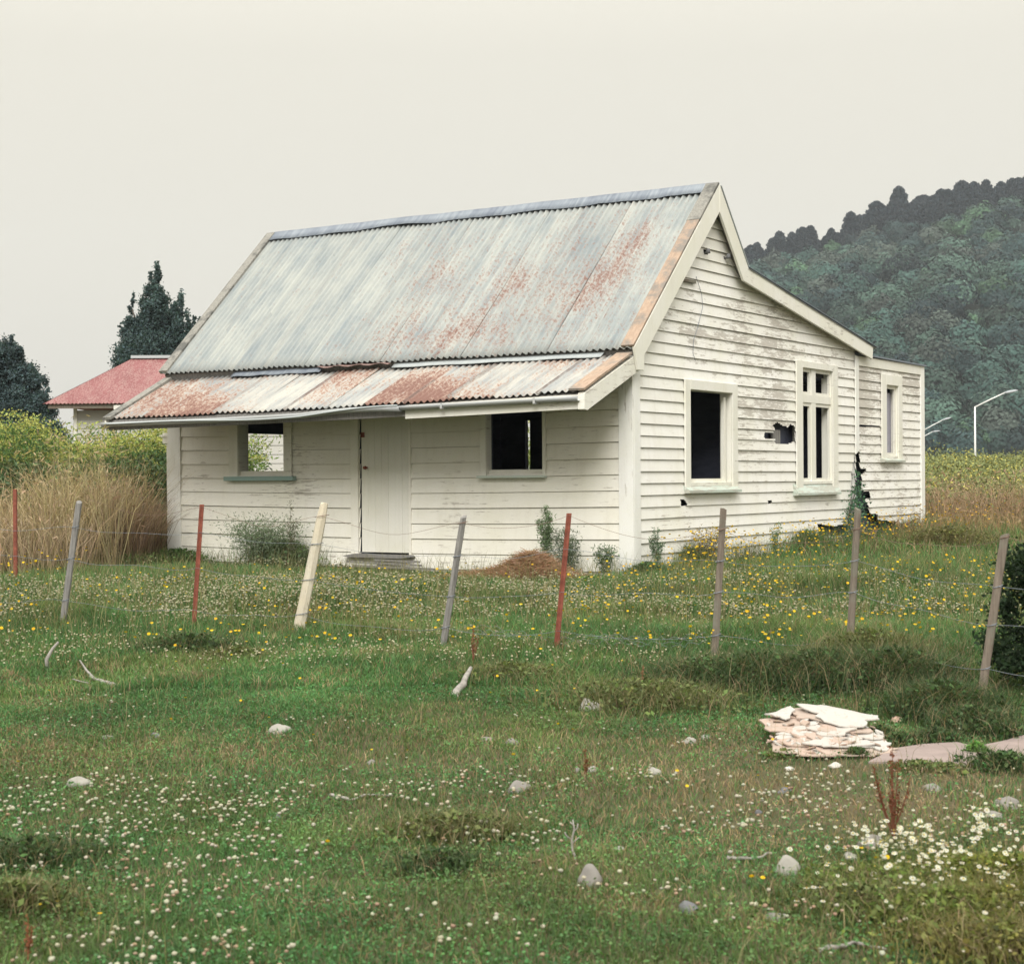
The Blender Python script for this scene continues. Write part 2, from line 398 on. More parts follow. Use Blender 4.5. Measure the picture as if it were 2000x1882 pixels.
hole_big = [g(*p) for p in ((1490, 852), (1494, 843), (1510, 844), (1511, 838), (1507, 830), (1517, 824), (1528, 831), (1537, 834), (1542, 828), (1550, 832), (1551, 850), (1550, 862), (1541, 866), (1530, 867), (1513, 866), (1511, 856), (1492, 855))]
hole_small = [g(*p) for p in ((1327, 974), (1335, 975), (1340, 984), (1337, 988), (1328, 988))]
hole_tiny = [g(*p) for p in ((1497, 978), (1505, 976), (1505, 983), (1500, 984))]
hole_vent1 = [g(*p) for p in ((1372, 487), (1382, 489), (1381, 497), (1374, 497))]
hole_vent2 = [g(*p) for p in ((1412, 500), (1420, 502), (1419, 506), (1413, 506))]
hole_base = [g(*p) for p in ((1594, 1022), (1625, 1027), (1668, 1020), (1668, 1048), (1600, 1046))]
crack_l = [g(*p) for p in ((1662, 922), (1668, 885), (1669, 936), (1668, 1052), (1650, 1052), (1655, 1010), (1660, 960), (1661, 936))]
front_w = board_wall
gable_wall = board_wall('gable_wall', PAINT, lambda a, o, z: (o, a, z), .917, .151, -.25, 5.0, gable_outline,
    [rectp(*GW1), rectp(*GW2)], [hole_big, hole_small, hole_tiny, hole_vent1, hole_vent2, hole_base, crack_l],
    wear=lambda a, z: .19 + .48 * gauss(a, z, 3.3, 3.05, 2.8, .28) + .5 * gauss(a, z, 4.0, 3.55, 2., .2) + .5 * gauss(a, z, 4.2, 2.1, 1.3, .6) + .35 * (random.random() < .15), seed=3)
crack = [g(*p) for p in ((1670, 878), (1677, 884), (1678, 905), (1679, 916), (1690, 914), (1689, 922), (1680, 927), (1682, 945), (1678, 958), (1697, 959), (1698, 972), (1688, 976), (1693, 985), (1697, 1002), (1712, 1004), (1714, 1015), (1748, 1018), (1757, 1032), (1757, 1060), (1668, 1060))]
lean_gap = [g(*p) for p in ((1675, 829), (1716, 831), (1716, 834), (1675, 833))]
board_wall('lean_to_wall', PAINT, lambda a, o, z: (o, a, z), .917, .151, -.25, 2.95, lambda z: (7.72, 11.02), [rectp(*LW)], [crack, lean_gap],
    wear=lambda a, z: .50 + .75 * gauss(a, z, 8.1, 2.4, .6, .6) + .7 * gauss(a, z, 10.4, 2.7, .6, .35), seed=9)
W1 = (-6.50, -5.63, 1.20, 2.2); W2 = (-2.16, -1.29, 1.20, 2.25); DR = (-4.27, -3.42, .11, 2.14)
fsag = lambda a: -.036 * math.sin(math.pi * min(1, max(0, -a / 7.9)))
board_wall('front_wall', FRONTP, lambda a, o, z: (a, -o, z), .574, .204, -.3, 2.6, lambda z: (-7.88, 0.), [rectp(*W1), rectp(*W2), rectp(*DR)], sag=fsag,
    wear=lambda a, z: .46 + .3 * math.exp(-(z + .05) / .12) + .3 * gauss(a, z, -5.2, 1.05, 1., .25) + .3 * gauss(a, z, -1, 2.5, 3, .4), seed=5)
board_wall('side_wall', PAINT, lambda a, o, z: (-7.83 - o, a, z), .574, .204, -.3, 5.0, gable_outline, [rectp(1.55, 3.0, 1.2, 1.88)], seed=6)
board_wall('rear_wall', PAINT, lambda a, o, z: (a, 7.62 + o, z), .574, .204, -.3, 3.2, lambda z: (-7.8, -.0), [rectp(-6.30, -6.20, .9, 2.2)], seed=8)

# inner lining, floor, ceiling, partitions
mb = MB()
def panel_cells(mb, fn, a0, a1, z0, z1, ops, t=.03, top=None):
    xs = sorted({a0, a1, *[v for o in ops for v in o[:2]]}); zs = sorted({z0, z1, *[v for o in ops for v in o[2:]]})
    for i in range(len(xs) - 1):
        for j in range(len(zs) - 1):
            xm, zm = (xs[i] + xs[i + 1]) / 2, (zs[j] + zs[j + 1]) / 2
            if any(o[0] < xm < o[1] and o[2] < zm < o[3] for o in ops): continue
            p = [fn(xs[i], 0, zs[j]), fn(xs[i + 1], 0, zs[j]), fn(xs[i + 1], 0, zs[j + 1]), fn(xs[i], 0, zs[j + 1])]
            q = [fn(xs[i], t, zs[j]), fn(xs[i + 1], t, zs[j]), fn(xs[i + 1], t, zs[j + 1]), fn(xs[i], t, zs[j + 1])]
            mb.add(p + q, [(0, 1, 2, 3), (7, 6, 5, 4), (0, 4, 5, 1), (1, 5, 6, 2), (2, 6, 7, 3), (3, 7, 4, 0)])
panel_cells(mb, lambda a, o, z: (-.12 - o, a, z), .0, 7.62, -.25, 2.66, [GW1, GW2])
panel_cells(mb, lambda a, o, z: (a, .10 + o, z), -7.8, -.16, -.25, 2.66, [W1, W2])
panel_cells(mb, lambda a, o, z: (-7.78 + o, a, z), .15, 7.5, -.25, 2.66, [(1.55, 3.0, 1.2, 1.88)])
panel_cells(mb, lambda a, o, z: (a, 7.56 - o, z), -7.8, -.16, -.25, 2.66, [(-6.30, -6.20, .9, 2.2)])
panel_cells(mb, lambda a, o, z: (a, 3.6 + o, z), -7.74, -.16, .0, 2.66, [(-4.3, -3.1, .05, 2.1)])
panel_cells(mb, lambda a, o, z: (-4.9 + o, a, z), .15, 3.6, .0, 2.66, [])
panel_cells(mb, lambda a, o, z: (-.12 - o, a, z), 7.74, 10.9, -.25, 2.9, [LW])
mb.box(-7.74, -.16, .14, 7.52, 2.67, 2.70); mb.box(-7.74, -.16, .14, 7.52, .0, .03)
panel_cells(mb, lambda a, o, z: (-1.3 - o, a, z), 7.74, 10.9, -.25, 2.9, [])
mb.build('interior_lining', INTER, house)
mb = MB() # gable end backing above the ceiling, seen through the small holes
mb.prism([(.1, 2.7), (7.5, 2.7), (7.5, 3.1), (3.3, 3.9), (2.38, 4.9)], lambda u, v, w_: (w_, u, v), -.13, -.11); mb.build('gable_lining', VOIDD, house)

# corner boards, base boards
mb = MB(); mb.box(-.175, .030, -.034, -.0, -.3, 2.66, (.2, .5, 0)); mb.box(.0, .032, .0, .165, -.3, 2.70, (.3, .35, 0)); mb.build('corner_board', TRIMV, house, bevel=.003)
mb = MB(); mb.box(-7.91, -7.65, -.036, -.0, -.1, 2.4, (.6, .4, 0)); mb.box(-7.91, -7.875, .0, .16, -.1, 2.6, (.5, .5, 0)); mb.build('corner_board', TRIMV, house, bevel=.003)
mb = MB(); mb.prism([(7.60, 1.50), (7.745, 1.56), (7.745, 3.10), (7.60, 3.12)], lambda u, v, w_: (w_, u, v), .022, .046, (.4, .3, 0)); mb.build('corner_board', TRIMV, house, bevel=.003)
mb = MB(); mb.box(.0, .040, 10.86, 11.05, -.2, 3.14, (.3, .2, 0)); mb.build('corner_board', TRIMV, house, bevel=.003)

# lean-to shell and flat roof
mb = MB()
mb.box(.002, .040, 7.78, 10.86, 2.955, 3.115, (.2, .3, 0)); mb.build('lean_to_fascia', TRIM, house, bevel=.003)
mb = MB(); mb.prism([(7.7, 3.16), (11.08, 3.14), (11.08, 3.115), (7.7, 3.135)], lambda u, v, w_: (w_, u, v), -3.2, .07); mb.build('lean_to_roof', FLASH, house)
mb = MB(); mb.box(-3.2, -.02, 10.96, 11.02, -.2, 3.1); mb.box(-3.2, -3.14, 7.7, 10.95, -.2, 3.1); mb.build('lean_to_back_wall', PAINT, house)

# corrugated roofs -----------------------------------------------------------
def corrugated(name, mat, P, U_, V_, Nn, L, H, rust, sheet=.665, amp=.019, pitch=.095, rows=8, wob=.004, jitter=.008, parent=house, seed=2, curl=None, edge=None, tonef=None):
    """P lower-left corner, U_ along eave (unit), V_ up the slope (unit), Nn normal; rust(u, v01)->0..1"""
    rg = random.Random(seed); P, U_, V_, Nn = map(Vector, (P, U_, V_, Nn))
    Vv, Ff, Cc, Uu = [], [], [], []
    ns = math.ceil(L / sheet); seg = 8
    for s in range(ns):
        ua, ub = s * sheet, min(L, (s + 1) * sheet + pitch * .75)
        n = max(2, int(round((ub - ua) / pitch * seg))); slide = rg.uniform(-jitter, jitter); lift = (s % 2) * .006 + rg.uniform(0, .003); tone = rg.random() if not tonef else tonef(s)
        base = len(Vv)
        for j in range(rows + 1):
            v = H * j / rows
            for i in range(n + 1):
                u = ua + (ub - ua) * i / n
                e = edge(u) if edge else 0.
                h = amp * math.sin(2 * math.pi * u / pitch) + lift + wob * math.sin(u * 2.1 + v * 1.7 + s * 1.3)
                if curl: h += curl(u, v)
                vv = v * (1 - e / H) + e + slide * (1 - v / H) if True else v
                p = P + U_ * u + V_ * vv + Nn * h
                Vv.append(p[:]); Cc.append((tone, rust(u, v / H), max(0., 1 - (u - ua) / .05) * .6 if s else 0.)); Uu.append((u + s * 3.7, v))
        for j in range(rows):
            for i in range(n):
                a = base + j * (n + 1) + i; Ff.append((a, a + 1, a + n + 2, a + n + 1))
    o = npmesh(name, np.array(Vv), [np.array(Ff)], mat, parent, np.array(Cc), np.array(Uu), smooth=True)
    so_ = o.modifiers.new('thickness', 'SOLIDIFY'); so_.thickness = .003; so_.offset = -1
    return o
def unit(v): v = np.array(v, float); return v / np.linalg.norm(v)
XL, XR = -7.86, .125
XS, WS = -7.80, 7.85
vF = unit((0, PA[0] - PF[0], PA[1] - PF[1])); nF = unit((0, -(PA[1] - PF[1]), PA[0] - PF[0]))
HF = math.hypot(PA[0] - PF[0], PA[1] - PF[1])
def rust_u(u, v):
    r = 7.98 - u
    d = .20 + .34 * gauss(r, v, .85, .62, .26, .20) + .28 * gauss(r, v, 1.15, .36, .30, .15) + .2 * gauss(r, v, 2.45, .48, .26, .12) + .18 * gauss(r, v, 2.7, .28, .3, .15) + .2 * gauss(r, v, 1.8, .4, 1.6, .4) + .22 * gauss(r, v, 3.9, .5, .5, .3) + .3 * gauss(r, v, 3.1, .12, 1.0, .1) \
        - .12 * gauss(r, v, 6.5, .6, 1.6, .6) + .22 * gauss(r, v, 4.9, .75, .25, .15) + .15 * gauss(r, v, 6.2, .55, .3, .1)
    return max(0., d * 1.0)
corrugated('upper_roof', ROOFU, (XL, PF[0] + .0, PF[1] - .012), (1, 0, 0), tuple(vF), tuple(nF), XR - XL - .02, HF, rust_u, rows=14, seed=12, jitter=.006)
# underlay box added below the roof sheets to block light
mb = MB(); mb.prism([(PF[0] + .05, PF[1] - .03), (PA[0], PA[1] - .07), (PB[0], PB[1] - .05), (8.12, 3.285 - .055), (8.12, 3.23 - .06), (PB[0] - .03, PB[1] - .12), (PA[0], PA[1] - .16), (PF[0] + .10, PF[1] - .12)],
                    lambda u, v, w_: (w_, u, v), XL + .02, .10); mb.build('light_blocking_underlay', GREYWOOD, house)
vB = unit((0, PA[0] - PB[0], PA[1] - PB[1])); nB = unit((0, PA[1] - PB[1], -(PA[0] - PB[0])))
corrugated('rear_roof', ROOFU, (XR, PB[0], PB[1] - .02), (-1, 0, 0), tuple(vB), tuple(nB), XR - XL, math.hypot(PA[0] - PB[0], PA[1] - PB[1]), lambda u, v: .1, rows=4, seed=14)
vE = unit((0, PB[0] - 8.27, PB[1] - 3.265)); nE = unit((0, PB[1] - 3.265, 8.27 - PB[0]))
corrugated('rear_roof', ROOFU, (XR + .04, 8.27, 3.255), (-1, 0, 0), tuple(vE), tuple(nE), XR - XL, math.hypot(PB[0] - 8.27, PB[1] - 3.265), lambda u, v: .1, rows=6, seed=15)
# skirt roof over the front, lower at the far end
yS, yT = -1.345, -.16; zT = 2.648
zS0, zS1 = 2.035, 2.155
uS = unit((7.92, 0, zS1 - zS0)); LS = math.hypot(7.92, zS1 - zS0)
# a warped sheet field: bottom edge sags to the left
rusts = [.62, .72, .85, .62, .35, .62, .30, .80, .92, .70, .66, .35]
tones = [1., .8, .6, .5, .2, .4, .1, .6, .5, .8, .4, .2]
Vv, Ff, Cc, Uu = [], [], [], []
ns = 12; sw = WS / ns
for s in range(ns):
    ua = s * sw; ub = min(WS, ua + sw + .06); n = int((ub - ua) / .098 * 10); sl_ = random.uniform(-.02, .025); base = len(Vv); skew = random.uniform(-.012, .012)
    lift = .004 + .008 * (s % 2)
    for j in range(9):
        t = j / 8
        for i in range(n + 1):
            u = ua + (ub - ua) * i / n; x = XS + .02 + u
            zb = zS0 + (zS1 - zS0) * u / WS - .018 * math.sin(math.pi * u / WS)
            y = yS + (yT - yS) * t + sl_ * (1 - t); zt = zT - .02 * (1 - u / WS)
            z = zb + (zt - zb) * (y - yS) / (yT - yS)
            h = .015 * math.sin(2 * math.pi * (u + skew * t) / .098) + lift + .006 * math.sin(u * 3 + t * 4 + s)
            # lifted corner of a lap
            if s in (8, 9, 10): h += .022 * max(0, 1 - (u - ua) / .12) * (1 - t)
            ed_ = max(0., 1 - (u - ua) / .07) if s else 0.; Vv.append((x, y, z + h)); Cc.append((tones[s], rusts[s] * (.75 + .35 * math.sin(3 * t + s)), ed_)); Uu.append((u + s * 5.1, t * 1.3 + s * 2))
    for j in range(8):
        for i in range(n):
            a = base + j * (n + 1) + i; Ff.append((a, a + 1, a + n + 2, a + n + 1))
o = npmesh('skirt_roof', np.array(Vv), [np.array(Ff)], ROOFL, house, np.array(Cc), np.array(Uu), smooth=True)
md = o.modifiers.new('thickness', 'SOLIDIFY'); md.thickness = .003; md.offset = -1
# skirt underside lining and rafters
mb = MB()
for i in range(8):
    u0_, u1_ = i / 8, (i + 1) / 8
    def zz(u): return zS0 + (zS1 - zS0) * u - .018 * math.sin(math.pi * u)
    x0, x1 = XS + .05 + (WS - .1) * u0_, XS + .05 + (WS - .1) * u1_
    p = [(x0, yS + .04, zz(u0_) - .02), (x1, yS + .04, zz(u1_) - .02), (x1, .0, zT + .0), (x0, .0, zT - .0)]
    q = [(a, b, c - .05) for a, b, c in p]
    mb.add(p + q, [(0, 1, 2, 3), (7, 6, 5, 4), (0, 4, 5, 1), (1, 5, 6, 2), (2, 6, 7, 3), (3, 7, 4, 0)])
mb.build('skirt_lining', GREYWOOD, house)
# strip of flashings between the two roofs
def strip(name, mat, pts_top, pts_bot, parent=house, rust=.1, tone=.3, thick=.003, wav=.0):
    n = len(pts_top); V = pts_top + pts_bot
    f = [(i, i + n, i + n + 1, i + 1) for i in range(n - 1)]
    L = 0; uv = []
    for i in range(n): uv.append((i * .3, .25))
    for i in range(n): uv.append((i * .3, 0))
    o = npmesh(name, np.array(V), [np.array(f)], mat, parent, np.array([(tone, rust, 0)] * (2 * n)), np.array(uv), smooth=True)
    m = o.modifiers.new('thickness', 'SOLIDIFY'); m.thickness = thick; m.offset = 0
    return o
def strip_x(name, mat, x0, x1, ytop, ztop, ybot, zbot, n=24, wob=.006, **k):
    rg = random.Random(int(abs(x0) * 100)); top, bot = [], []
    for i in range(n + 1):
        x = x0 + (x1 - x0) * i / n; w_ = wob * math.sin(i * .9 + x0) + rg.uniform(-wob, wob) * .4
        top.append((x, ytop, ztop + w_ * .3)); bot.append((x, ybot + w_, zbot + w_))
    return strip(name, mat, top, bot, **k)
strip_x('flashing_strip', FLASHP, -3.55, -.30, -.12, 2.735, -.245, 2.645, wob=.004)
strip_x('flashing_strip', FLASHR, -4.85, -3.60, -.10, 2.745, -.25, 2.70, wob=.012, rust=.5)
strip_x('flashing_strip', FLASH, -6.45, -4.80, -.12, 2.73, -.245, 2.635, wob=.006)
# ridge cap
rg = random.Random(4); topp, bf, bb = [], [], []
for i in range(60):
    x = XL + .02 + (XR - XL - .02) * i / 59; w_ = .008 * math.sin(i * .7) + rg.uniform(-.006, .006)
    if 14 < i < 24: w_ += .022 * math.sin((i - 14) / 10 * math.pi)
    topp.append((x, PA[0], PA[1] + .035 + w_ * .3)); bf.append((x, PA[0] - .165, PA[1] - .118 + w_)); bb.append((x, PA[0] + .13, PA[1] - .11))
strip('ridge_cap', FLASH, topp, bf, tone=.2, rust=.1); strip('ridge_cap', FLASH, bb, topp, tone=.2)

# barge boards
EXT = lambda u, v, w_: (w_, u, v)
def offs(p, q, d):
    n = unit((q[1] - p[1], -(q[0] - p[0]))); return n * d
mb = MB()
dF = .27
# front slope, rear steep slope, rear low slope
def inner(p, q, r, d1, d2):
    n1 = offs(p, q, d1); n2 = offs(q, r, d2)
    a = np.array(p) + n1; b = np.array(q) + n1; c = np.array(q) + n2; d = np.array(r) + n2
    u = b - a; v = d - c; t = np.cross(c - a, v) / np.cross(u, v); return tuple(a + u * t)
Ai = inner(PF, PA, PB, dF, dF * .92); Bi = inner(PA, PB, PE, dF * .92, .215)
Fi = (.07, 2.60); Ei = tuple(np.array(PE) + offs(PB, PE, .215))
Fo = PF
mb.prism([Fo, PA, Ai, (.06, 2.66), (.06, 2.47), (-.10, 2.47)], EXT, .115, .150, (.3, .25, 0)); mb.build('barge_board', TRIM, house, bevel=.004)
mb = MB(); mb.prism([PA, PB, Bi, Ai], EXT, .118, .155, (.5, .2, 0)); mb.build('barge_board', TRIM, house, bevel=.004)
mb = MB(); mb.prism([PB, PE, Ei, Bi], EXT, .114, .151, (.2, .45, 0)); mb.build('barge_board', TRIM, house, bevel=.004)
# soffit strip between wall and barge, in shade
mb = MB()
for p, q, d in ((PF, PA, .09), (PA, PB, .09), (PB, PE, .07)):
    n = offs(p, q, d); a = np.array(p) + n; b = np.array(q) + n; n2 = offs(p, q, .02)
    mb.prism([tuple(a), tuple(b), tuple(b + n2), tuple(a + n2)], EXT, -.02, .112)
mb.build('soffit', GREYWOOD, house)
mb = MB(); mb.prism([(-.04, 2.68), (-1.37, 2.135), (-1.375, 1.945), (-1.30, 1.935), (.0, 2.47)], EXT, .02, .112, (.4, .55, 0)); mb.build('barge_board', TRIM, house, bevel=.004)
# verge caps lying on the roof edge
def verge(name, mat, p, q, x0, x1, h0=.012, h1=.036, c=(.4, .3, 0), n=8):
    u = np.array(q) - np.array(p); nn = -offs(p, q, 1.); mb = MB(); rg = random.Random(int(p[0] * 77 + 5 + x0 * 10))
    prev = None; vs = []; fs = []
    for i in range(n + 1):
        c0 = np.array(p) + u * i / n; w_ = rg.uniform(-.006, .006)
        a = c0 + nn * h0; b = c0 + nn * (h1 + w_ * .5)
        vs += [(x0 + w_, a[0], a[1]), (x1, a[0], a[1]), (x1, b[0], b[1]), (x0 + w_, b[0], b[1])]
        if i: k = (i - 1) * 4; fs += [(k + j, k + 4 + j, k + 4 + (j + 1) % 4, k + (j + 1) % 4) for j in range(4)]
    fs += [(3, 2, 1, 0), (n * 4, n * 4 + 1, n * 4 + 2, n * 4 + 3)]
    mb.add(vs, fs, c); return mb.build(name, mat, house)
pt = lambda t: (PF[0] + (PA[0] - PF[0]) * t, PF[1] + (PA[1] - PF[1]) * t)
verge('verge_board', PEACH, pt(.0), pt(.76), -.03, .147, c=(.3, .15, 0)); verge('verge_board', MOSSY, pt(.755), pt(1.0), -.04, .153, h1=.042)
verge('verge_board', PEACH, (-1.375, 2.165), (-.18, 2.665), -.10, .116, h0=.004, h1=.03, c=(.5, .95, 0))
verge('verge_board', MOSSY, pt(.0), pt(1.), XL - .03, XL + .13, h0=-.02, h1=.04); verge('verge_board', MOSSY, (-1.40, 2.025), (-.16, 2.65), XS - .03, XS + .12, h0=-.01, h1=.03)
mb = MB(); mb.prism([PF, PA, (PA[0], PA[1] - .2), (.1, 2.72)], EXT, XL - .035, XL, (.6, .4, 0)); mb.prism([(.0, 2.64), (-1.38, 2.01), (-1.38, 1.86), (.0, 2.45)], EXT, XS - .02, XS + .01, (.6, .4, 0)); mb.build('barge_board', TRIM, house)
verge('verge_flashing', FLASH, (PB[0] - .01, PB[1] + .0), (8.31, 3.262), .0, .17, h0=.014, h1=.024)
verge('verge_flashing', FLASHP, (PA[0] + .02, PA[1] - .02), PB, .01, .165, h0=.012, h1=.022)

# fascia and gutters along the front
fz = lambda x: (zS0 + (zS1 - zS0) * (x - XS) / WS)
n = 12
for part_, (i0, i1, mt_) in enumerate(((0, 8, GREYWOOD), (8, 12, TRIM))):
    mb = MB()
    for i in range(i0, i1):
        x0, x1 = XS + .02 + (WS + .04) * i / n, XS + .02 + (WS + .04) * (i + 1) / n
        a0, a1 = fz(x0) - .018 * math.sin(math.pi * i / n), fz(x1) - .018 * math.sin(math.pi * (i + 1) / n)
        y0, y1 = -1.335, -1.305; hb = .20 if mt_ is TRIM else .17
        P8 = [(x0, y0, a0 - hb), (x1, y0, a1 - hb), (x1, y0, a1 - .03), (x0, y0, a0 - .03), (x0, y1, a0 - hb), (x1, y1, a1 - hb), (x1, y1, a1 - .03), (x0, y1, a0 - .03)]
        mb.add(P8, [(0, 1, 2, 3), (7, 6, 5, 4), (0, 4, 5, 1), (3, 2, 6, 7), (0, 3, 7, 4), (1, 5, 6, 2)], (.3, .35, 0))
    mb.build('fascia_board', mt_, house)
def gutter(name, pts, r=.052, tilt=0., mat=GUTT, c=(.3, .2, 0)):
    vs, fs = [], []; m = 9
    for i, p in enumerate(pts):
        for k in range(m):
            t = math.pi * (1 + k / (m - 1)) + tilt
            vs.append((p[0], p[1] + r * math.cos(t), p[2] + r * math.sin(t)))
    for i in range(len(pts) - 1):
        for k in range(m - 1): a = i * m + k; fs.append((a, a + 1, a + m + 1, a + m))
    mb = MB(); mb.add(vs, fs, c); o = mb.build(name, mat, house, smooth=True)
    md = o.modifiers.new('thickness', 'SOLIDIFY'); md.thickness = .004; md.offset = 0; return o
g1 = gutter('gutter', [(x, -1.395, fz(x) - .055) for x in np.linspace(-2.66, .05, 8)], .056, .1)
gutter('gutter', [(x, -1.40 - .03 * (t > .65) * (t - .65), fz(x) - .075 - .02 * math.sin(t * 3) + (.0 if t < .7 else .03 * math.sin((t - .7) / .3 * 3.1))) for t, x in [(i / 20, -7.83 + 5.3 * i / 20) for i in range(21)]], .050, -.25)
mb = MB() # loose strip of torn gutter lip hanging below
pts = []
for i in range(24):
    t = i / 23; x = -7.75 + 5.2 * t
    pts.append((x, -1.462, fz(x) - .085 - .055 * t + .035 * math.sin(t * 9) * t + (.075 * max(0, t - .7) / .3)))
mb.tube(pts, .011, 6, (.1, 0, 0)); mb.build('loose_gutter_strip', FLASHP, house, smooth=True)
for x in (-1.9, -.55): 
    mb = MB(); mb.box(x, x + .03, -1.455, -1.34, fz(x) - .12, fz(x) - .108); mb.box(x, x + .03, -1.458, -1.45, fz(x) - .12, fz(x) - .05); mb.build('gutter_bracket', GUTT, house)
# downpipe and its head at the far corner
mb = MB(); mb.tube([(-7.98, .07, -.05), (-7.98, .07, 1.72)], .035, 10); mb.box(-8.04, -7.915, .0, .14, 1.70, 1.86); mb.box(-8.06, -7.91, -.015, .155, 1.80, 1.83)
mb.build('downpipe', TRIM, house)

# windows ---------------------------------------------------------------------
def window_gable(op, outer, sillz, sill, parts_fn=None, depth=.15, sillmat=SILLP, name='window'):
    y0, y1, z0, z1 = op; o0, o1, oz1 = outer
    e = MB(); X0, X1 = .022, .046
    e.box(X0, X1, o0, y0 + .0, sillz, oz1, (.2, .25, 0)); e.box(X0, X1, y1, o1, sillz, oz1, (.3, .3, 0)); e.box(X0, X1 + .003, y0, y1, z1, oz1, (.1, .3, 0))
    # reveal box
    e.box(-depth, .020, y0 - .02, y0 + .004, z0, z1, (.3, .2, 0)); e.box(-depth, .020, y1 - .004, y1 + .03, z0, z1, (.3, .2, 0))
    e.box(-depth, .020, y0, y1, z1 - .004, z1 + .03, (.3, .2, 0)); e.box(-depth, .030, y0, y1, z0 - .05, z0, (.3, .5, 0))
    w_ = e.build(name, TRIM, house, bevel=.003)
    s = MB(); s.prism([(.10, sillz - .045), (.10, sillz - .01), (.0, z0 - .03), (.0, sillz - .05)], lambda u, v, q: (u, q, v), sill[0], sill[1], (.3, .5, 0))
    s.build('sill', sillmat, w_)
    if parts_fn: parts_fn(w_)
    return w_
def sash1(w_):
    e = MB(); y0, y1, z0, z1 = GW1
    e.box(-.075, -.04, y0 + .004, y1 - .10, z0 + .0, z0 + .05, (.3, .4, 0)); e.box(-.08, -.035, y1 - .12, y1 - .055, z0, z1 - .06, (.3, .3, 0)); e.build('sash', TRIM, w_)
window_gable(GW1, (1.40, 3.03, 2.435), .975, (1.40, 3.03), sash1)
def sash2(w_):
    y0, y1, z0, z1 = GW2
    e = MB(); e.box(-.05, .012, y0, y1, 2.275, 2.395, (.2, .2, 0)); e.build('transom', TRIM, w_)
    e = MB(); e.box(-.052, .010, 5.80, 5.97, z0, 2.275, (.2, .3, 0)); e.box(-.052, .010, 5.80, 5.97, 2.395, z1, (.2, .3, 0)); e.build('mullion', TRIM, w_)
    for (a, b) in ((y0, 5.80), (5.97, y1)):
        for (c, d) in ((z0, 2.275), (2.395, z1)):
            e = MB(); t = .045
            e.box(-.04, -.005, a + .004, b - .004, c, c + t); e.box(-.04, -.005, a + .004, b - .004, d - t - .01, d - .002)
            e.box(-.04, -.005, b - t, b - .004, c + t, d - t - .01); e.build('sash', TRIM, w_)
window_gable(GW2, (5.14, 6.82, 2.90), .90, (5.05, 6.80), sash2)
def sash3(w_):
    y0, y1, z0, z1 = LW
    e = MB(); e.box(-.04, -.006, y0 + .004, y1 - .004, z0, z0 + .05); e.box(-.04, -.006, y0 + .004, y1 - .004, z1 - .06, z1 - .004); e.box(-.04, -.006, y1 - .07, y1 - .004, z0 + .05, z1 - .06); e.build('sash', TRIM, w_)
    e = MB(); e.box(-.10, -.094, y0, y1, z0, z1 - .12); e.build('grey_glass_pane', m_simple('painted_pane_reflection', (.34, .33, .38), .9, 0, .15, 20), w_)  # window pane; its flat grey colour paints the reflection on the glass
window_gable(LW, (8.83, 9.85, 2.875), 1.42, (8.80, 9.84), sash3, depth=.11)
def window_front(op, outer, sill, mat, depth=.13, top=2.3):
    x0, x1, z0, z1 = op; o0, o1 = outer; e = MB(); Y0, Y1 = -.046, -.022
    e.box(o0, x0, Y0, Y1, z0 - .03, top, (.4, .35, 0)); e.box(x1, o1, Y0, Y1, z0 - .03, top, (.4, .3, 0))
    e.box(x0, x1, Y0, Y1, z1, top, (.4, .3, 0))
    e.box(x0 - .03, x0 + .004, -.02, depth, z0, z1, (.5, .6, 0)); e.box(x1 - .004, x1 + .03, -.02, depth, z0, z1, (.5, .4, 0)); e.box(x0, x1, -.02, depth, z0 - .04, z0, (.5, .4, 0))
    w_ = e.build('window', TRIM, house, bevel=.003)
    s = MB(); s.box(sill[0], sill[1], -.11, -.02, z0 - .085 if mat is SILLG else z0 - .055, z0 - .022, (.4, .3, 0)); s.build('sill', mat, w_, bevel=.004)
    e = MB(); e.box(x0 + .004, x1 - .004, .02, .06, z0, z0 + .055, (.4, .4, 0)); e.build('sash', TRIM, w_)
    return w_
zs1 = fsag(-6); 
o = window_front((W1[0], W1[1], W1[2], W1[3]), (-6.67, -5.485), (-6.72, -5.41), SILLG, depth=.19)
o.location.z = .015
window_front((W2[0], W2[1], W2[2], W2[3]), (-2.25, -1.245), (-2.27, -1.235), SILLP, depth=.09)

# door
d = MB()
nb = 7
for i in range(nb):
    x0 = -4.247 + (.812) * i / nb; d.box(x0, x0 + .812 / nb - .0015, -.012 - .001 * (i % 2), .02, .135, 2.13, (random.random(), .2, 0))
door = d.build('door', DOORP, house, bevel=.002)
e = MB(); e.tube([(-4.15, -.012, 1.30), (-4.15, -.06, 1.30)], .012, 8); e.tube([(-4.15, -.05, 1.30), (-4.15, -.085, 1.30)], [.026, .02], 10); e.build('handle', RUSTP, door, smooth=False)
e = MB(); e.box(-4.245, -4.19, -.03, -.012, 1.72, 1.79); e.build('latch', RUSTP, door)
e = MB(); e.box(-4.41, -4.285, -.05, -.018, .09, 2.3, (.6, .3, 0)); e.box(-3.43, -3.395, -.03, -.0, .1, 2.3, (.6, .3, 0)); e.box(-4.41, -3.4, -.05, -.018, 2.14, 2.24); e.build('door_frame', FRONTP, house)
e = MB(); e.prism([(-4.50, .083), (-4.30, .115), (-3.36, .110), (-3.33, .085), (-3.50, .062), (-4.40, .066)], lambda u, v, q: (u, q, v), -.14, -.02); e.build('door_step', GREYWOOD, house)

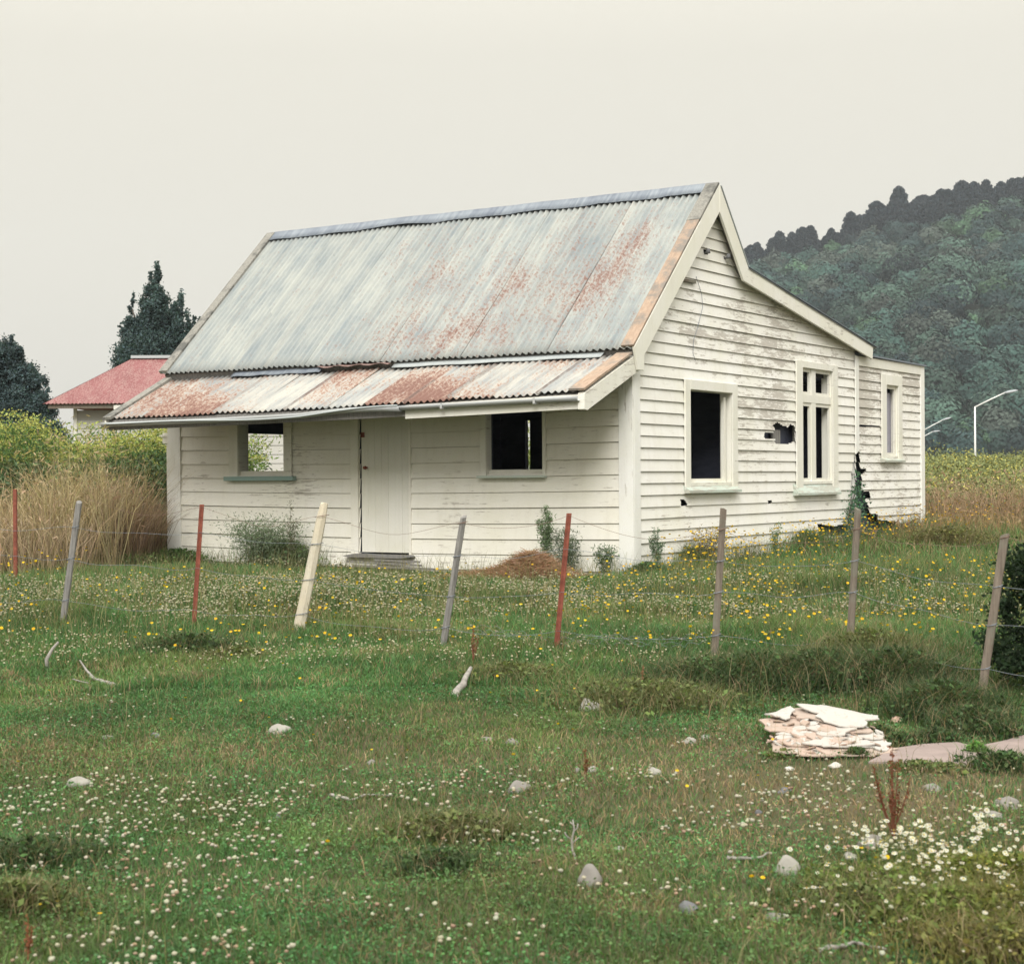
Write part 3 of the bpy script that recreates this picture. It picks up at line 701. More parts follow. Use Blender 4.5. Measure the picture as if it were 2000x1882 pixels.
# insulators on the gable
for (px, py) in ((1373, 494), (1413, 504)):
    y, z = g(px, py); e = MB(); e.tube([(0.02, y, z), (.10, y, z + .01)], .012, 8); e.tube([(.075, y, z - .01), (.075, y, z + .05)], [.035, .025], 10); e.build('insulator', STONED, house, smooth=True)
e = MB(); y, z = g(1322, 545); e.box(.024, .06, y - .02, y + .45, z - .02, z + .015); e.build('timber_bracket', BROWNWOOD, house)
e = MB(); ys = [g(*p) for p in ((1355, 540), (1366, 575), (1368, 600), (1358, 640), (1350, 665), (1349, 690), (1354, 705))]
e.tube([(.034, a, b) for a, b in ys], .0035, 5); e.build('old_cable', WIRE, house)
# broken timber inside the big hole
e = MB(); y, z = g(1520, 855); e.box(-.075, -.045, y - .10, y + .18, z - .14, z + .12); e.build('exposed_stud', GREYWOOD, house)

# ------------------------------------------------------------------ generic vegetation builders
def rnd(n, a, b): return RNG.uniform(a, b, n)
def blades(P, h, wd, lean, colr, curve=.5, tipc=1.15, seg=2):
    """ribbon blades: returns V, quads, tris, C"""
    n = len(P); th = rnd(n, 0, 2 * math.pi); side = np.stack([np.cos(th), np.sin(th), np.zeros(n)], 1)
    la = rnd(n, 0, 2 * math.pi); ld = np.stack([np.cos(la), np.sin(la), np.zeros(n)], 1)
    hw = (wd / 2)[:, None]; hh = h[:, None]; le = (lean * h)[:, None]
    z = np.array([0, 0, 1.])
    mid = P + z * hh * .55 + ld * le * .35; tip = P + z * hh * (1 - .25 * np.minimum(1, lean[:, None])) + ld * le
    V = np.stack([P - side * hw, P + side * hw, mid + side * hw * .8, mid - side * hw * .8, tip], 1).reshape(-1, 3)
    b = np.arange(n)[:, None] * 5
    q = b + np.array([[0, 1, 2, 3]]); t = b + np.array([[3, 2, 4]])
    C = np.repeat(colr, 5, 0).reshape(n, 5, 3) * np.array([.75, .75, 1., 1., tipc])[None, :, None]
    return V, q, t, C.reshape(-1, 3)
def cards(P, size, colr, flat=.0, asp=1.6, nrm=None):
    """small leaf rhombs in random directions"""
    n = len(P); d = RNG.normal(size=(n, 3)); d[:, 2] *= (1 - flat); d /= np.linalg.norm(d, axis=1)[:, None] + 1e-9
    r = RNG.normal(size=(n, 3)); r[:, 2] *= (1 - flat)
    e = np.cross(d, r); e /= np.linalg.norm(e, axis=1)[:, None] + 1e-9
    if flat > .5: # lie near horizontal
        d[:, 2] *= .3; e = np.cross(d, np.array([0, 0, 1.])); e /= np.linalg.norm(e, axis=1)[:, None] + 1e-9
    s = size[:, None]
    V = np.stack([P - d * s * asp * .5, P + e * s * .5, P + d * s * asp * .5, P - e * s * .5], 1).reshape(-1, 3)
    q = np.arange(n)[:, None] * 4 + np.array([[0, 1, 2, 3]])
    return V, q, np.repeat(colr, 4, 0)
def cards_n(P, size, colr, nrm, asp=1.3, jitn=.35):
    n = len(P); nn = nrm + RNG.normal(0, jitn, (n, 3)); nn /= np.linalg.norm(nn, axis=1)[:, None]
    d = np.cross(nn, RNG.normal(size=(n, 3))); d /= np.linalg.norm(d, axis=1)[:, None]; e = np.cross(nn, d); s = size[:, None]
    V = np.stack([P - d * s * asp * .5, P + e * s * .5, P + d * s * asp * .5, P - e * s * .5], 1).reshape(-1, 3)
    return V, np.arange(n)[:, None] * 4 + np.array([[0, 1, 2, 3]]), np.repeat(colr, 4, 0)
class Acc:
    def __init__(s): s.V = []; s.Q = []; s.T = []; s.C = []; s.n = 0
    def add(s, V, Q=None, Tt=None, C=None):
        if Q is not None and len(Q): s.Q.append(Q + s.n)
        if Tt is not None and len(Tt): s.T.append(Tt + s.n)
        s.V.append(V); s.C.append(C); s.n += len(V)
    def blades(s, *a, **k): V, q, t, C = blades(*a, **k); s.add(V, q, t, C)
    def cards(s, *a, **k): V, q, C = cards(*a, **k); s.add(V, q, None, C)
    def copies(s, tv, tf, P, size, colr, tilt=0., shade=None):
        """replicate a small triangle template"""
        n = len(P); a = rnd(n, 0, 6.28); ca, sa = np.cos(a)[:, None], np.sin(a)[:, None]
        v = np.repeat(tv[None], n, 0) * size[:, None, None]
        x = v[..., 0] * ca - v[..., 1] * sa; y = v[..., 0] * sa + v[..., 1] * ca; z = v[..., 2]
        if tilt:
            t = rnd(n, -tilt, tilt)[:, None]; y, z = y * np.cos(t) - z * np.sin(t), y * np.sin(t) + z * np.cos(t)
        V = (np.stack([x, y, z], -1) + P[:, None]).reshape(-1, 3)
        f = (np.arange(n)[:, None, None] * len(tv) + tf[None]).reshape(-1, 3)
        C = np.repeat(colr[:, None], len(tv), 1)
        if shade is not None: C = C * shade[None, :, None]
        s.add(V, None, f, C.reshape(-1, 3))
    def build(s, name, mat, parent=None, smooth=False):
        fs = []
        if s.Q: fs.append(np.concatenate(s.Q))
        if s.T: fs.append(np.concatenate(s.T))
        return npmesh(name, np.concatenate(s.V), fs, mat, parent, np.concatenate(s.C), smooth=smooth)
def jit(base, n, v=.2, hue=.08):
    c = np.array(base)[None] * (1 + RNG.uniform(-v, v, (n, 1))) * (1 + RNG.uniform(-hue, hue, (n, 3))); return np.clip(c, 0.002, 1)
def field(x, y, s, seed=0.):
    """cheap smooth 2-D noise 0..1"""
    v = 0; a = 1; t = 0
    for k in range(4):
        v = v + a * np.sin(x * s * 1.3 + seed * 3.1 + 1.7 * np.sin(y * s * .9 + k)) * np.sin(y * s * 1.1 + seed + 1.9 * np.sin(x * s * .8 + 2 * k)); t += a; a *= .6; s *= 1.9
    return .5 + .5 * v / t
def in_house(x, y, m=.0):
    dx = x - OZ[0]; dy = y - OZ[1]; lx = dx * EX[0] + dy * EX[1]; ly = dx * EY[0] + dy * EY[1]
    return (lx > -8. + m) & (lx < .03 - m) & (ly > -.03 + m) & (ly < 11. - m)
def scatter(n, x0, x1, y0, y1, wedge=None):
    x = rnd(n, x0, x1); y = rnd(n, y0, y1)
    if wedge is not None: # keep only what the camera (or one a step aside) could see
        k = np.abs(x) < wedge[0] + wedge[1] * y; x, y = x[k], y[k]
    k = ~in_house(x, y); return x[k], y[k]
WEDGE = (2.7, .36)

# patches without grass: [cx, cy, rx, ry]
BARE = []
def bare_mask(x, y):
    m = np.zeros(len(x), bool)
    for cx, cy, rx, ry in BARE: m |= ((x - cx) / rx) ** 2 + ((y - cy) / ry) ** 2 < 1
    return m
# ------------------------------------------------------------------ rubble, slab, stones, sticks (before the grass so it can avoid them)
def add_bare(p, rx, ry): BARE.append((p[0], p[1], rx, ry))
import bmesh
def stone(px, py, wpx, hpx, mat, label, seed, flat=None, rock='stone', cat='stone', group='stones lying in the grass'):
    p = on_ground(px, py + hpx * .35); sc = p[1] / F; wd = wpx * sc; ht = max(hpx * sc * 1.05, wd * .28)
    bm = bmesh.new(); bmesh.ops.create_icosphere(bm, subdivisions=3, radius=1.); rg = random.Random(seed)
    ph = [rg.uniform(0, 6.28) for _ in range(6)]; dp = wd * rg.uniform(.65, .9)
    for v in bm.verts:
        c = v.co.copy(); k = 1 + .12 * math.sin(c.x * 2.3 + ph[0]) * math.cos(c.y * 2.1 + ph[1]) + .09 * math.sin(c.z * 3.1 + ph[2] + c.x * 2) + .035 * math.sin(c.x * 7 + ph[3]) * math.sin(c.y * 6 + ph[4]) + .02 * math.sin(c.z * 11 + ph[5] + c.y * 9)
        for ax in ((.6, .5, .62), (-.7, .3, .65), (.1, -.8, .58)): # a few knocked-off faces
            d_ = c.dot(Vector(ax).normalized())
            if d_ > .72: k *= 1 - (d_ - .72) * .95
        v.co = Vector((c.x * wd / 2 * k, c.y * dp / 2 * k, c.z * ht * .58 * k))
    me = bpy.data.meshes.new(rock); bm.to_mesh(me); bm.free(); me.polygons.foreach_set('use_smooth', [True] * len(me.polygons)); me.materials.append(mat)
    o = bpy.data.objects.new(rock, me); COL.objects.link(o); gz = float(T(p[0], p[1]))
    o.location = (p[0], p[1] + dp * .1, gz + ht * .10); o.rotation_euler = (rg.uniform(-.12, .12), rg.uniform(-.15, .15), rg.uniform(-.5, .5))
    tag(o, label, cat, group); add_bare((p[0], p[1] - dp * .1), wd * .36, dp * .36); return o
K = 1.006
STN = [
 (540, 1414, 50, 24, STONEP, 'smooth pale oval stone in the left mid grass, right of the forked grey branch'),
 (152, 1516, 50, 24, STONEP, 'pale flat stone among the clover at the far left'),
 (207, 1430, 28, 12, STONE, 'small low stone in the grass below the forked grey branch'),
 (300, 1427, 24, 14, STONED, 'small dull greenish stone between the forked branch and the pale oval stone'),
 (1138, 1368, 38, 30, STONEP, 'rounded pale stone on the grass between the stub of driftwood and the plasterboard heap'),
 (1158, 1372, 20, 22, STONEP, 'small pale stone touching the right side of the rounded pale stone'),
 (944, 1434, 30, 13, STONE, 'left of two low grey stones in the middle of the meadow'),
 (994, 1438, 26, 16, STONE, 'right of two low grey stones in the middle of the meadow'),
 (1005, 1527, 52, 28, STONE, 'grey stone with dark shaded underside beneath the lone yellow flower'),
 (1150, 1491, 24, 16, STONEP, 'small pale stone behind the short reddish dock stem'),
 (1122, 1494, 18, 10, STONE, 'tiny grey stone just left of the short reddish dock stem'),
 (1268, 1496, 32, 18, STONEP, 'pale stone with a tail of soil, midway between red dock and lone yellow flower'),
 (1337, 1437, 28, 15, STONEP, 'pale stone left of the broken plasterboard heap'),
 (1368, 1430, 26, 9, STONE, 'flat flake of stone beside the pale stone near the plasterboard heap'),
 (1147, 1700, 54, 52, STONE, 'upright rounded brown-grey stone in the front grass below the dead white twig'),
 (1335, 1760, 42, 32, STONED, 'dark bluish stone low in the front grass'),
 (1530, 1680, 56, 44, STONEP, 'large angular pale stone left of the white daisies'),
 (1693, 1632, 58, 32, STONE, 'long sloping grey stone at the foot of the tall red dock'),
 (1650, 1660, 32, 18, STONEP, 'pale stone in front of the long sloping stone by the daisies'),
 (1523, 1534, 28, 14, STONED, 'small bluish stone below the broken plasterboard heap'),
 (1473, 1575, 16, 10, STONED, 'tiny bluish stone alone on the worn ground'),
 (1812, 1527, 38, 20, STONE, 'grey stone right of the tall red dock'),
 (1955, 1556, 54, 34, STONE, 'large brown-grey stone at the right edge of the meadow'),
 (1925, 1582, 64, 12, STONE, 'flat grey stone in front of the large stone at the right edge'),
 (1641, 1724, 32, 20, STONEP, 'pale stone in the yellow-green weeds below the daisies'),
 (1502, 1780, 50, 14, STONE, 'flat brown stone low in the front grass left of the long stick'),
 (1202, 1646, 28, 11, STONEP, 'flat pale stone right of the dead white twig'),
 (538, 1585, 15, 15, STONED, 'single small round purple-grey stone in the left foreground clover'),
 (720, 1478, 16, 13, STONE, 'small brownish stone above the wavy stick'),
 (1534, 1491, 22, 10, STONEW, 'small white chip just below the plasterboard heap'),
 (1622, 1484, 28, 13, STONEW, 'white and tan chip below the right half of the plasterboard heap'),
 (1978, 1474, 34, 28, STONEW, 'bright white boulder by the concrete slab at the right edge'),
 (1740, 1397, 28, 20, STONEK, 'pink lump of rubble right of the plasterboard heap'),
 (1990, 1650, 30, 26, STONEK, 'pinkish stone cut by the right edge of the picture'),
]
for i, (x, y, a, b, m, l) in enumerate(STN): stone(x * K, y * K, a, b, m, l, 100 + i)

# plasterboard heap
pc = on_ground(1630, 1478)
heap = empty('plasterboard_heap', (pc[0], pc[1], float(T(pc[0], pc[1]))))
tag(heap, 'heap of broken pink and white plasterboard sheets lying in the grass', 'rubble heap')
def m_plaster():
    m, nt, b, _ = mk('broken_plasterboard'); co = objco(nt); ca, s = colattr(nt)
    c = mixc(nt, ramp(nt, noise(nt, co, 9, 6, .7, (1, 1, 2)), [(.45, 0), (.56, 1)]), (.42, .31, .25), (.36, .28, .225))
    c = mixc(nt, s[0], c, (.45, .43, .395)); c = mixc(nt, math_(nt, 'MULTIPLY', ramp(nt, noise(nt, co, 22, 5, .7), [(.55, 0), (.66, 1)]), .5), c, (.30, .20, .14))
    nt.links.new(c, b.inputs['Base Color']); b.inputs['Roughness'].default_value = .9; bump(nt, b, noise(nt, co, 30, 4), .4, .01); return m
PLAS = m_plaster()
def ragged(cx, cy, rx, ry, n, rg, jag=.25):
    return [(cx + rx * math.cos(t) * (1 + rg.uniform(-jag, jag)), cy + ry * math.sin(t) * (1 + rg.uniform(-jag, jag))) for t in [2 * math.pi * (i + rg.uniform(-.2, .2)) / n for i in range(n)]]
rg = random.Random(21)
def mound(u, v): return .012 + .27 * min(max(v, 0), .56) * math.exp(-(u / .42) ** 2)
def sheet_piece(cx, cy, rx, ry, rot, lift, curl, wht, seed, th=.007):
    cy *= .74; ry = ry * 1.25; lift *= .7; rg = random.Random(seed); nr, ns = 5, 30; ph = [rg.uniform(0, 6.28) for _ in range(4)]; cr_, sr_ = math.cos(rot), math.sin(rot)
    ed = [1 + .16 * math.sin(3 * 6.283 * k / ns + ph[0]) + .10 * math.sin(5 * 6.283 * k / ns + ph[1]) + rg.uniform(-.13, .13) for k in range(ns)]
    vs, cs = [], []
    for lay in (th, 0.):
        vs.append((cx, cy, mound(cx, cy) + lift + lay)); cs.append((wht, 0, 0))
        for q in range(1, nr + 1):
            for k in range(ns):
                a = 6.283 * k / ns; f = q / nr * ed[k]; du, dv = rx * f * math.cos(a), ry * f * math.sin(a); u, v = cx + du * cr_ - dv * sr_, cy + du * sr_ + dv * cr_
                z = .85 * mound(u, v) + .15 * mound(cx, cy) + lift + curl * .55 * (du / rx) ** 2 * rx + .006 * math.sin(u * 21 + ph[2]) * math.cos(v * 17 + ph[3]) + lay
                vs.append((u, v, z)); cs.append((wht, 0, 0))
    M_ = 1 + nr * ns; fs = []
    for b, fl_ in ((0, 1), (M_, -1)):
        fs += [(b, b + 1 + k, b + 1 + (k + 1) % ns)[::fl_] for k in range(ns)]
        for q in range(nr - 1): fs += [(b + 1 + q * ns + k, b + 1 + (q + 1) * ns + k, b + 1 + (q + 1) * ns + (k + 1) % ns, b + 1 + q * ns + (k + 1) % ns)[::fl_] for k in range(ns)]
    o_ = 1 + (nr - 1) * ns; fs += [(o_ + k, M_ + o_ + k, M_ + o_ + (k + 1) % ns, o_ + (k + 1) % ns) for k in range(ns)]
    e = MB(); e.add(vs, fs, cs); return e.build('plasterboard_sheet', PLAS, heap)
for k, a in enumerate([(.0, .33, .29, .26, .1, -.012, .02, .15), (.02, .10, .30, .12, .05, .0, .03, .1), (-.05, .58, .25, .22, .2, .01, .10, .12), (.13, .66, .20, .15, -.1, .045, .16, .95), (.02, .70, .17, .11, .1, .03, .05, .2), (-.21, .74, .07, .08, .3, .05, .3, 1.),
          (-.10, .38, .15, .06, -.1, .02, .1, .85), (.12, .40, .16, .05, .1, .03, .08, .15), (-.20, .28, .09, .07, .2, .02, .12, .95), (.03, .33, .12, .05, 0, .035, .12, .8), (.22, .33, .10, .05, -.3, .02, .15, .9), (.24, .16, .10, .07, .1, .015, .12, 1.), (.05, .14, .17, .06, .1, .03, .06, .85), (-.08, .20, .2, .06, -.05, .02, .06, .1), (.20, .04, .14, .05, .2, .0, .05, .6)]): sheet_piece(*a, seed=300 + k)
rg = random.Random(5)
e = MB()
for k in range(170):
    u, v = rg.uniform(-.34, .34), rg.uniform(.0, .55); 
    if (u / .36) ** 2 + ((v - .28) / .36) ** 2 > 1: continue
    r_ = rg.uniform(.012, .04); n = rg.randint(4, 7); tx, ty = rg.uniform(-.5, .5), rg.uniform(-.5, .5); z0 = mound(u, v) + rg.uniform(0, .025); w_ = rg.random()
    pl = [(r_ * rg.uniform(.6, 1.2) * math.cos(6.28 * q / n), r_ * rg.uniform(.5, 1.) * math.sin(6.28 * q / n)) for q in range(n)]
    e.prism(pl, lambda a, b, q: (u + a, v + b, z0 + q + a * tx + b * ty), 0, .008, (1. if w_ > .55 else 0., 0, 0))
o = e.build('crumbled_fragments', PLAS, heap); o['kind'] = 'stuff'
add_bare((pc[0], pc[1] + .42), .30, .42)

# fallen slab
s0 = on_ground(1705, 1480); pts = [on_ground(*p) for p in ((1695, 1492), (1745, 1490), (1800, 1498), (1850, 1506), (1895, 1502), (1915, 1490), (1960, 1490), (2010, 1474), (2080, 1450), (2080, 1428), (2000, 1440), (1955, 1452), (1905, 1462), (1870, 1454), (1800, 1458), (1745, 1466))]
e = MB(); e.prism([(p[0], p[1]) for p in pts], lambda u, v, q: (u, v, float(T(u, v)) + q), -.03, .018)
o = e.build('concrete_path', CONC, None, bevel=.008); tag(o, 'broken pinkish-grey concrete path slab running off at the right edge', kind='structure')
for p in pts[::2]: pass
def slab_mask(x, y):
    poly = [(p[0], p[1]) for p in pts]; m = np.zeros(len(x), bool)
    j = len(poly) - 1
    for i in range(len(poly)):
        xi, yi = poly[i]; xj, yj = poly[j]
        m ^= ((yi > y) != (yj > y)) & (x < (xj - xi) * (y - yi) / (yj - yi + 1e-12) + xi); j = i
    return m

def stick(name, pxs, rad, mat, label, cat='stick', lift=0., branches=(), group='dead sticks in the grass'):
    P = [on_ground(x * K, y * K) for x, y in pxs]; rg = random.Random(len(label))
    pp = [(p[0], p[1], float(T(p[0], p[1])) + rad + lift + rg.uniform(0, .012)) for p in P]
    # resample
    Q = []; R = []
    m = 6
    for i in range(len(pp) - 1):
        for k in range(m):
            t = k / m; Q.append(tuple(a + (b - a) * t + rg.uniform(-.3, .3) * rad for a, b in zip(pp[i], pp[i + 1]))); 
    Q.append(pp[-1]); R = [rad * (1 - .55 * i / (len(Q) - 1)) * rg.uniform(.85, 1.15) for i in range(len(Q))]
    e = MB(); e.tube(Q, R, 7)
    for b, r2 in branches:
        B = [on_ground(x * K, y * K) for x, y in b]; e.tube([(p[0], p[1], float(T(p[0], p[1])) + r2 + lift + .03 * j) for j, p in enumerate(B)], [r2, r2 * .7, r2 * .4][:len(B)] if len(B) <= 3 else r2, 6)
    o = e.build(name, mat, None, smooth=True); return tag(o, label, cat, group)
stick('fallen_branch', [(226, 1338), (200, 1332), (175, 1322)], .020, BONEWOOD, 'forked grey driftwood branch lying in the grass at the left', branches=[([(190, 1328), (168, 1312), (155, 1300)], .013), ([(182, 1330), (160, 1334), (140, 1336)], .009)])
stick('fallen_branch', [(640, 1550), (680, 1556), (715, 1548), (762, 1550)], .009, BONEWOOD, 'thin wavy grey stick in the middle of the front meadow')
stick('fallen_branch', [(1410, 1672), (1450, 1676), (1480, 1670), (1492, 1662)], .009, BONEWOOD, 'thin stick lying left of the large angular pale stone')
stick('fallen_branch', [(1590, 1852), (1630, 1846), (1660, 1838), (1720, 1850)], .010, BONEWOOD, 'long pale stick lowest in the right front grass')
stick('fallen_branch', [(30, 1345), (48, 1354), (100, 1353)], .007, BONEWOOD, 'thin pale twig flat in the grass at the far left')
def upright(name, base, top, rad, mat, label, cat, pts=None, depth_shift=0., taper=.6, n=8, group=None):
    p = on_ground(base[0], base[1]); q = at_depth(top[0], top[1], p[1] + depth_shift); rg = random.Random(len(label) * 3)
    Q = [tuple(p + (q - p) * t + np.array([rg.uniform(-.4, .4) * rad, rg.uniform(-.4, .4) * rad, -.06 if t == 0 else 0])) for t in np.linspace(0, 1, 8)]
    e = MB(); e.tube(Q, [rad * (1 - (1 - taper) * i / 7) * rg.uniform(.9, 1.1) for i in range(8)], n)
    o = e.build(name, mat, None, smooth=True); return tag(o, label, cat, group)
upright('driftwood_stub', (889, 1362), (918, 1304), .033, BONEWOOD, 'bleached bone-like wood stub leaning by the red dock stems', 'wood stub', depth_shift=.55, taper=.45)
e = MB(); p = on_ground(93 * K, 1300 * K); gz = float(T(p[0], p[1]))
e.tube([(p[0], p[1], gz - .03), (p[0] - .01, p[1], gz + .08), (p[0] + .03, p[1] + .03, gz + .16), (p[0] + .07, p[1] + .05, gz + .21)], [.018, .015, .012, .008], 7)
tag(e.build('fallen_branch', BONEWOOD, None, smooth=True), 'short curved branch sticking up from the grass at the far left', 'stick', 'dead sticks in the grass')
# dead white twig
p = on_ground(1120 * K, 1672 * K); tw = on_ground(1115 * K, 1640 * K); gz = float(T(p[0], p[1])); e = MB()
q = lambda px, py: tuple(at_depth(px * K, py * K, p[1] + .05))
e.tube([(p[0], p[1], gz), q(1112, 1652), q(1110, 1630), q(1115, 1608), q(1112, 1590)], [.006, .006, .005, .004, .003], 6); e.tube([q(1110, 1630), q(1100, 1622), q(1096, 1615)], .003, 5); e.tube([q(1113, 1615), q(1121, 1606), q(1122, 1598)], .003, 5); e.tube([q(1111, 1636), q(1125, 1624)], .003, 5); e.tube([q(1114, 1602), q(1107, 1595)], .003, 5)
tag(e.build('dead_twig', BONEWOOD, None, smooth=True), 'small dead white twig with side shoots standing in the front grass', 'twig')

# ------------------------------------------------------------------ fence
posts = [ # top px, bottom px, width px top, bottom, kind, label
 ((154.4, 979), (121, 1226), 12, 13, 'grey', 'weathered grey wooden fence post leaning right, leftmost of the line'),
 ((394.6, 985), (378, 1233), 8, 8, 'iron', 'rusty red iron fence post in front of the cottage left window'),
 ((634, 981), (582, 1242), 20, 25, 'cream', 'thick pale cream fence post leaning in front of the cottage door'),
 ((905.5, 1007.5), (864, 1268), 15, 16, 'grey', 'grey weathered wooden fence post right of the cottage door'),
 ((1111.5, 1002), (1086, 1271.6), 9, 8, 'iron', 'rusty red iron fence post beside the hay pile'),
 ((1413, 994.5), (1395, 1290), 14, 17, 'brown', 'brown-grey fence post in front of the square gable window'),
 ((1675.7, 991), (1658, 1285), 14, 16, 'brown', 'brown fence post in front of the broken join of the lean-to'),
 ((1963, 1043), (1914, 1382), 16, 17, 'brown', 'dark fence post at the right edge beside the black-green shrub'),
]
PT = []
for i, (tp, bt, wt, wb, kd, lab) in enumerate(posts):
    p = on_ground(*bt); t = at_depth(tp[0], tp[1], p[1] + .02); gz = float(T(p[0], p[1])); s = p[1] / F; rg = random.Random(60 + i)
    base = np.array([p[0], p[1], gz]); PT.append((base, t))
    e = MB(); ax = (t - base); n = 9
    if kd == 'iron':
        # star-section steel post
        sec = [(0, 0)]; R = wt * s * .62; pl = []
        for k in range(3):
            a = math.pi / 2 + k * 2 * math.pi / 3; nrm_ = (-math.sin(a) * .0025, math.cos(a) * .0025)
            pl += [(.004 * math.cos(a - 1.05), .004 * math.sin(a - 1.05)), (R * math.cos(a) - nrm_[0], R * math.sin(a) - nrm_[1]), (R * math.cos(a) + nrm_[0], R * math.sin(a) + nrm_[1])]
        vs = []
        for j in range(2):
            c = base + ax * (j if j else -.15)
            vs += [(c[0] + u, c[1] + v, c[2]) for u, v in pl]
        m = len(pl); e.add(vs, [(a, (a + 1) % m, (a + 1) % m + m, a + m) for a in range(m)] + [tuple(range(m))[::-1], tuple(range(m, 2 * m))])
        o = e.build('fence_post', RUSTP, None)
    else:
        nn = 8 if kd == 'cream' else 6
        vs, fs = [], []
        offa = rg.uniform(0, 1); jitv = [rg.uniform(.85, 1.12) for _ in range(nn)]
        for j in range(n + 1):
            f_ = -.15 + 1.15 * j / n; c = base + ax * f_; r = (wb + (wt - wb) * max(0, f_)) * s / 2 * 1.04
            if kd == 'cream' and j == n: r *= .72
            for k in range(nn):
                a = offa + 2 * math.pi * k / nn; rr = r * jitv[k] * rg.uniform(.95, 1.05)
                vs.append((c[0] + rr * math.cos(a), c[1] + rr * math.sin(a), c[2] + (rg.uniform(-.02, .012) if j == n else 0)))
        for j in range(n):
            for k in range(nn): fs.append((j * nn + k, j * nn + (k + 1) % nn, (j + 1) * nn + (k + 1) % nn, (j + 1) * nn + k))
        fs.append(tuple(range(n * nn, n * nn + nn)))
        e.add(vs, fs); o = e.build('fence_post', {'grey': GREYWOOD, 'cream': CREAMWOOD, 'brown': BROWNWOOD}[kd], None, bevel=.002)
    tag(o, lab, 'fence post', 'fence posts')
# old iron post in the dry grass
p = at_depth(30, 1050, 19.5); gz = float(T(p[0], p[1])); t = at_depth(27, 955, 19.5)
e = MB(); e.prism([(-.02, -.02), (.02, -.02), (.02, .02), (-.02, .02)], lambda u, v, q: (p[0] + u, p[1] + v, q), gz - .1, float(t[2]))
tag(e.build('fence_post', RUSTP, None), 'short rusty post half hidden in the tall dry grass at the far left', 'fence post', 'fence posts')
# wires
fr = [[None, .98, .90, .95, .985, .87, .86, .985], [.80, .78, .69, .70, .74, .66, .65, .70], [.55, .50, .425, .40, .43, .455, .44, .48], [.22, .17, .17, .17, .15, .17, .12, .23]]
sags = [.10, .04, .03, .05]; labs = ['slack topmost wire strung along the fence posts', 'second wire from the top of the post fence', 'third wire from the top of the post fence', 'lowest wire of the post fence near the grass']
for wi in range(4):
    e = MB(); ptsw = []; rg = random.Random(wi + 5)
    idx = [i for i in range(8) if fr[wi][i] is not None]
    A_ = [PT[i][0] + (PT[i][1] - PT[i][0]) * fr[wi][i] + np.array([0, -.05 * (posts[i][4] != 'iron') - .012, 0]) for i in idx]
    ext = A_[0] + (A_[0] - A_[1]) * 1.; A_ = [ext] + A_
    A_.append(A_[-1] + np.array([.9, -.9, .02]))
    for a, b in zip(A_[:-1], A_[1:]):
        sg = sags[wi] * rg.uniform(.7, 1.3); kink = rg.uniform(-.02, .02)
        for k in range(14):
            t = k / 14; q_ = a + (b - a) * t; ptsw.append((q_[0], q_[1], q_[2] - sg * 4 * t * (1 - t) + kink * math.sin(t * 9)))
    ptsw.append(tuple(A_[-1])); e.tube(ptsw, .0015, 5)
    for i in idx: # turns round the posts
        if posts[i][4] == 'iron': continue
        c = PT[i][0] + (PT[i][1] - PT[i][0]) * fr[wi][i]; r = posts[i][3] * c[1] / F / 2 * 1.12
        e.tube([(c[0] + r * math.cos(t), c[1] + r * math.sin(t), c[2] + .01 * math.cos(t)) for t in np.linspace(0, 2 * math.pi, 12)], .003, 5)
    tag(e.build('fence_wire', WIRER if wi == 0 else WIRE, None, smooth=True), labs[wi], 'wire', 'fence wires')
# sagging strip of netting on the ground between posts
e = MB(); a = PT[3][0] + np.array([.2, .15, .12]); b = PT[5][0] + np.array([-.05, .1, .14])
rg = random.Random(3)
for r_ in range(3):
    P_ = []
    for k in range(70):
        t = k / 69; q_ = a + (b - a) * t; P_.append((q_[0], q_[1] + .03 * r_ + rg.uniform(-.01, .01), q_[2] - .06 * math.sin(t * 3.1) + .028 * r_ + .010 * math.sin(k * 1.57 + r_ * 3.14) + rg.uniform(-.012, .012) + .02 * math.sin(t * 13)))
    e.tube(P_, .0012, 4)
tag(e.build('wire_netting', WIRE, None), 'sagging strip of old grey wire netting low along the fence', 'netting')

# ------------------------------------------------------------------ debris by the cottage
a, b = to_world(-4.5, -.25, 0), to_world(-2.9, -.22, 0); e = MB()
for k, (o0, o1, yy, zz_) in enumerate(((-4.3, -3.0, -.30, .02), (-4.1, -2.7, -.42, -.02), (-3.9, -3.1, -.2, .06))):
    P8 = []
    p0, p1 = to_world(o0, yy, 0), to_world(o1, yy - .04, 0)
    for q_, dz in ((p0, 0), (p1, .02)):
        gz = float(T(q_[0], q_[1])) + .04 + zz_ + .02
        for dy, dz2 in ((0, 0), (.10, 0), (.10, .025), (0, .025)): P8.append((q_[0], q_[1] + dy, gz + dz + dz2))
    e.add(P8, [(0, 1, 5, 4), (1, 2, 6, 5), (2, 3, 7, 6), (3, 0, 4, 7), (3, 2, 1, 0), (4, 5, 6, 7)])
tag(e.build('fallen_boards', GREYWOOD, None), 'fallen grey boards lying along the foot of the front wall', 'boards')

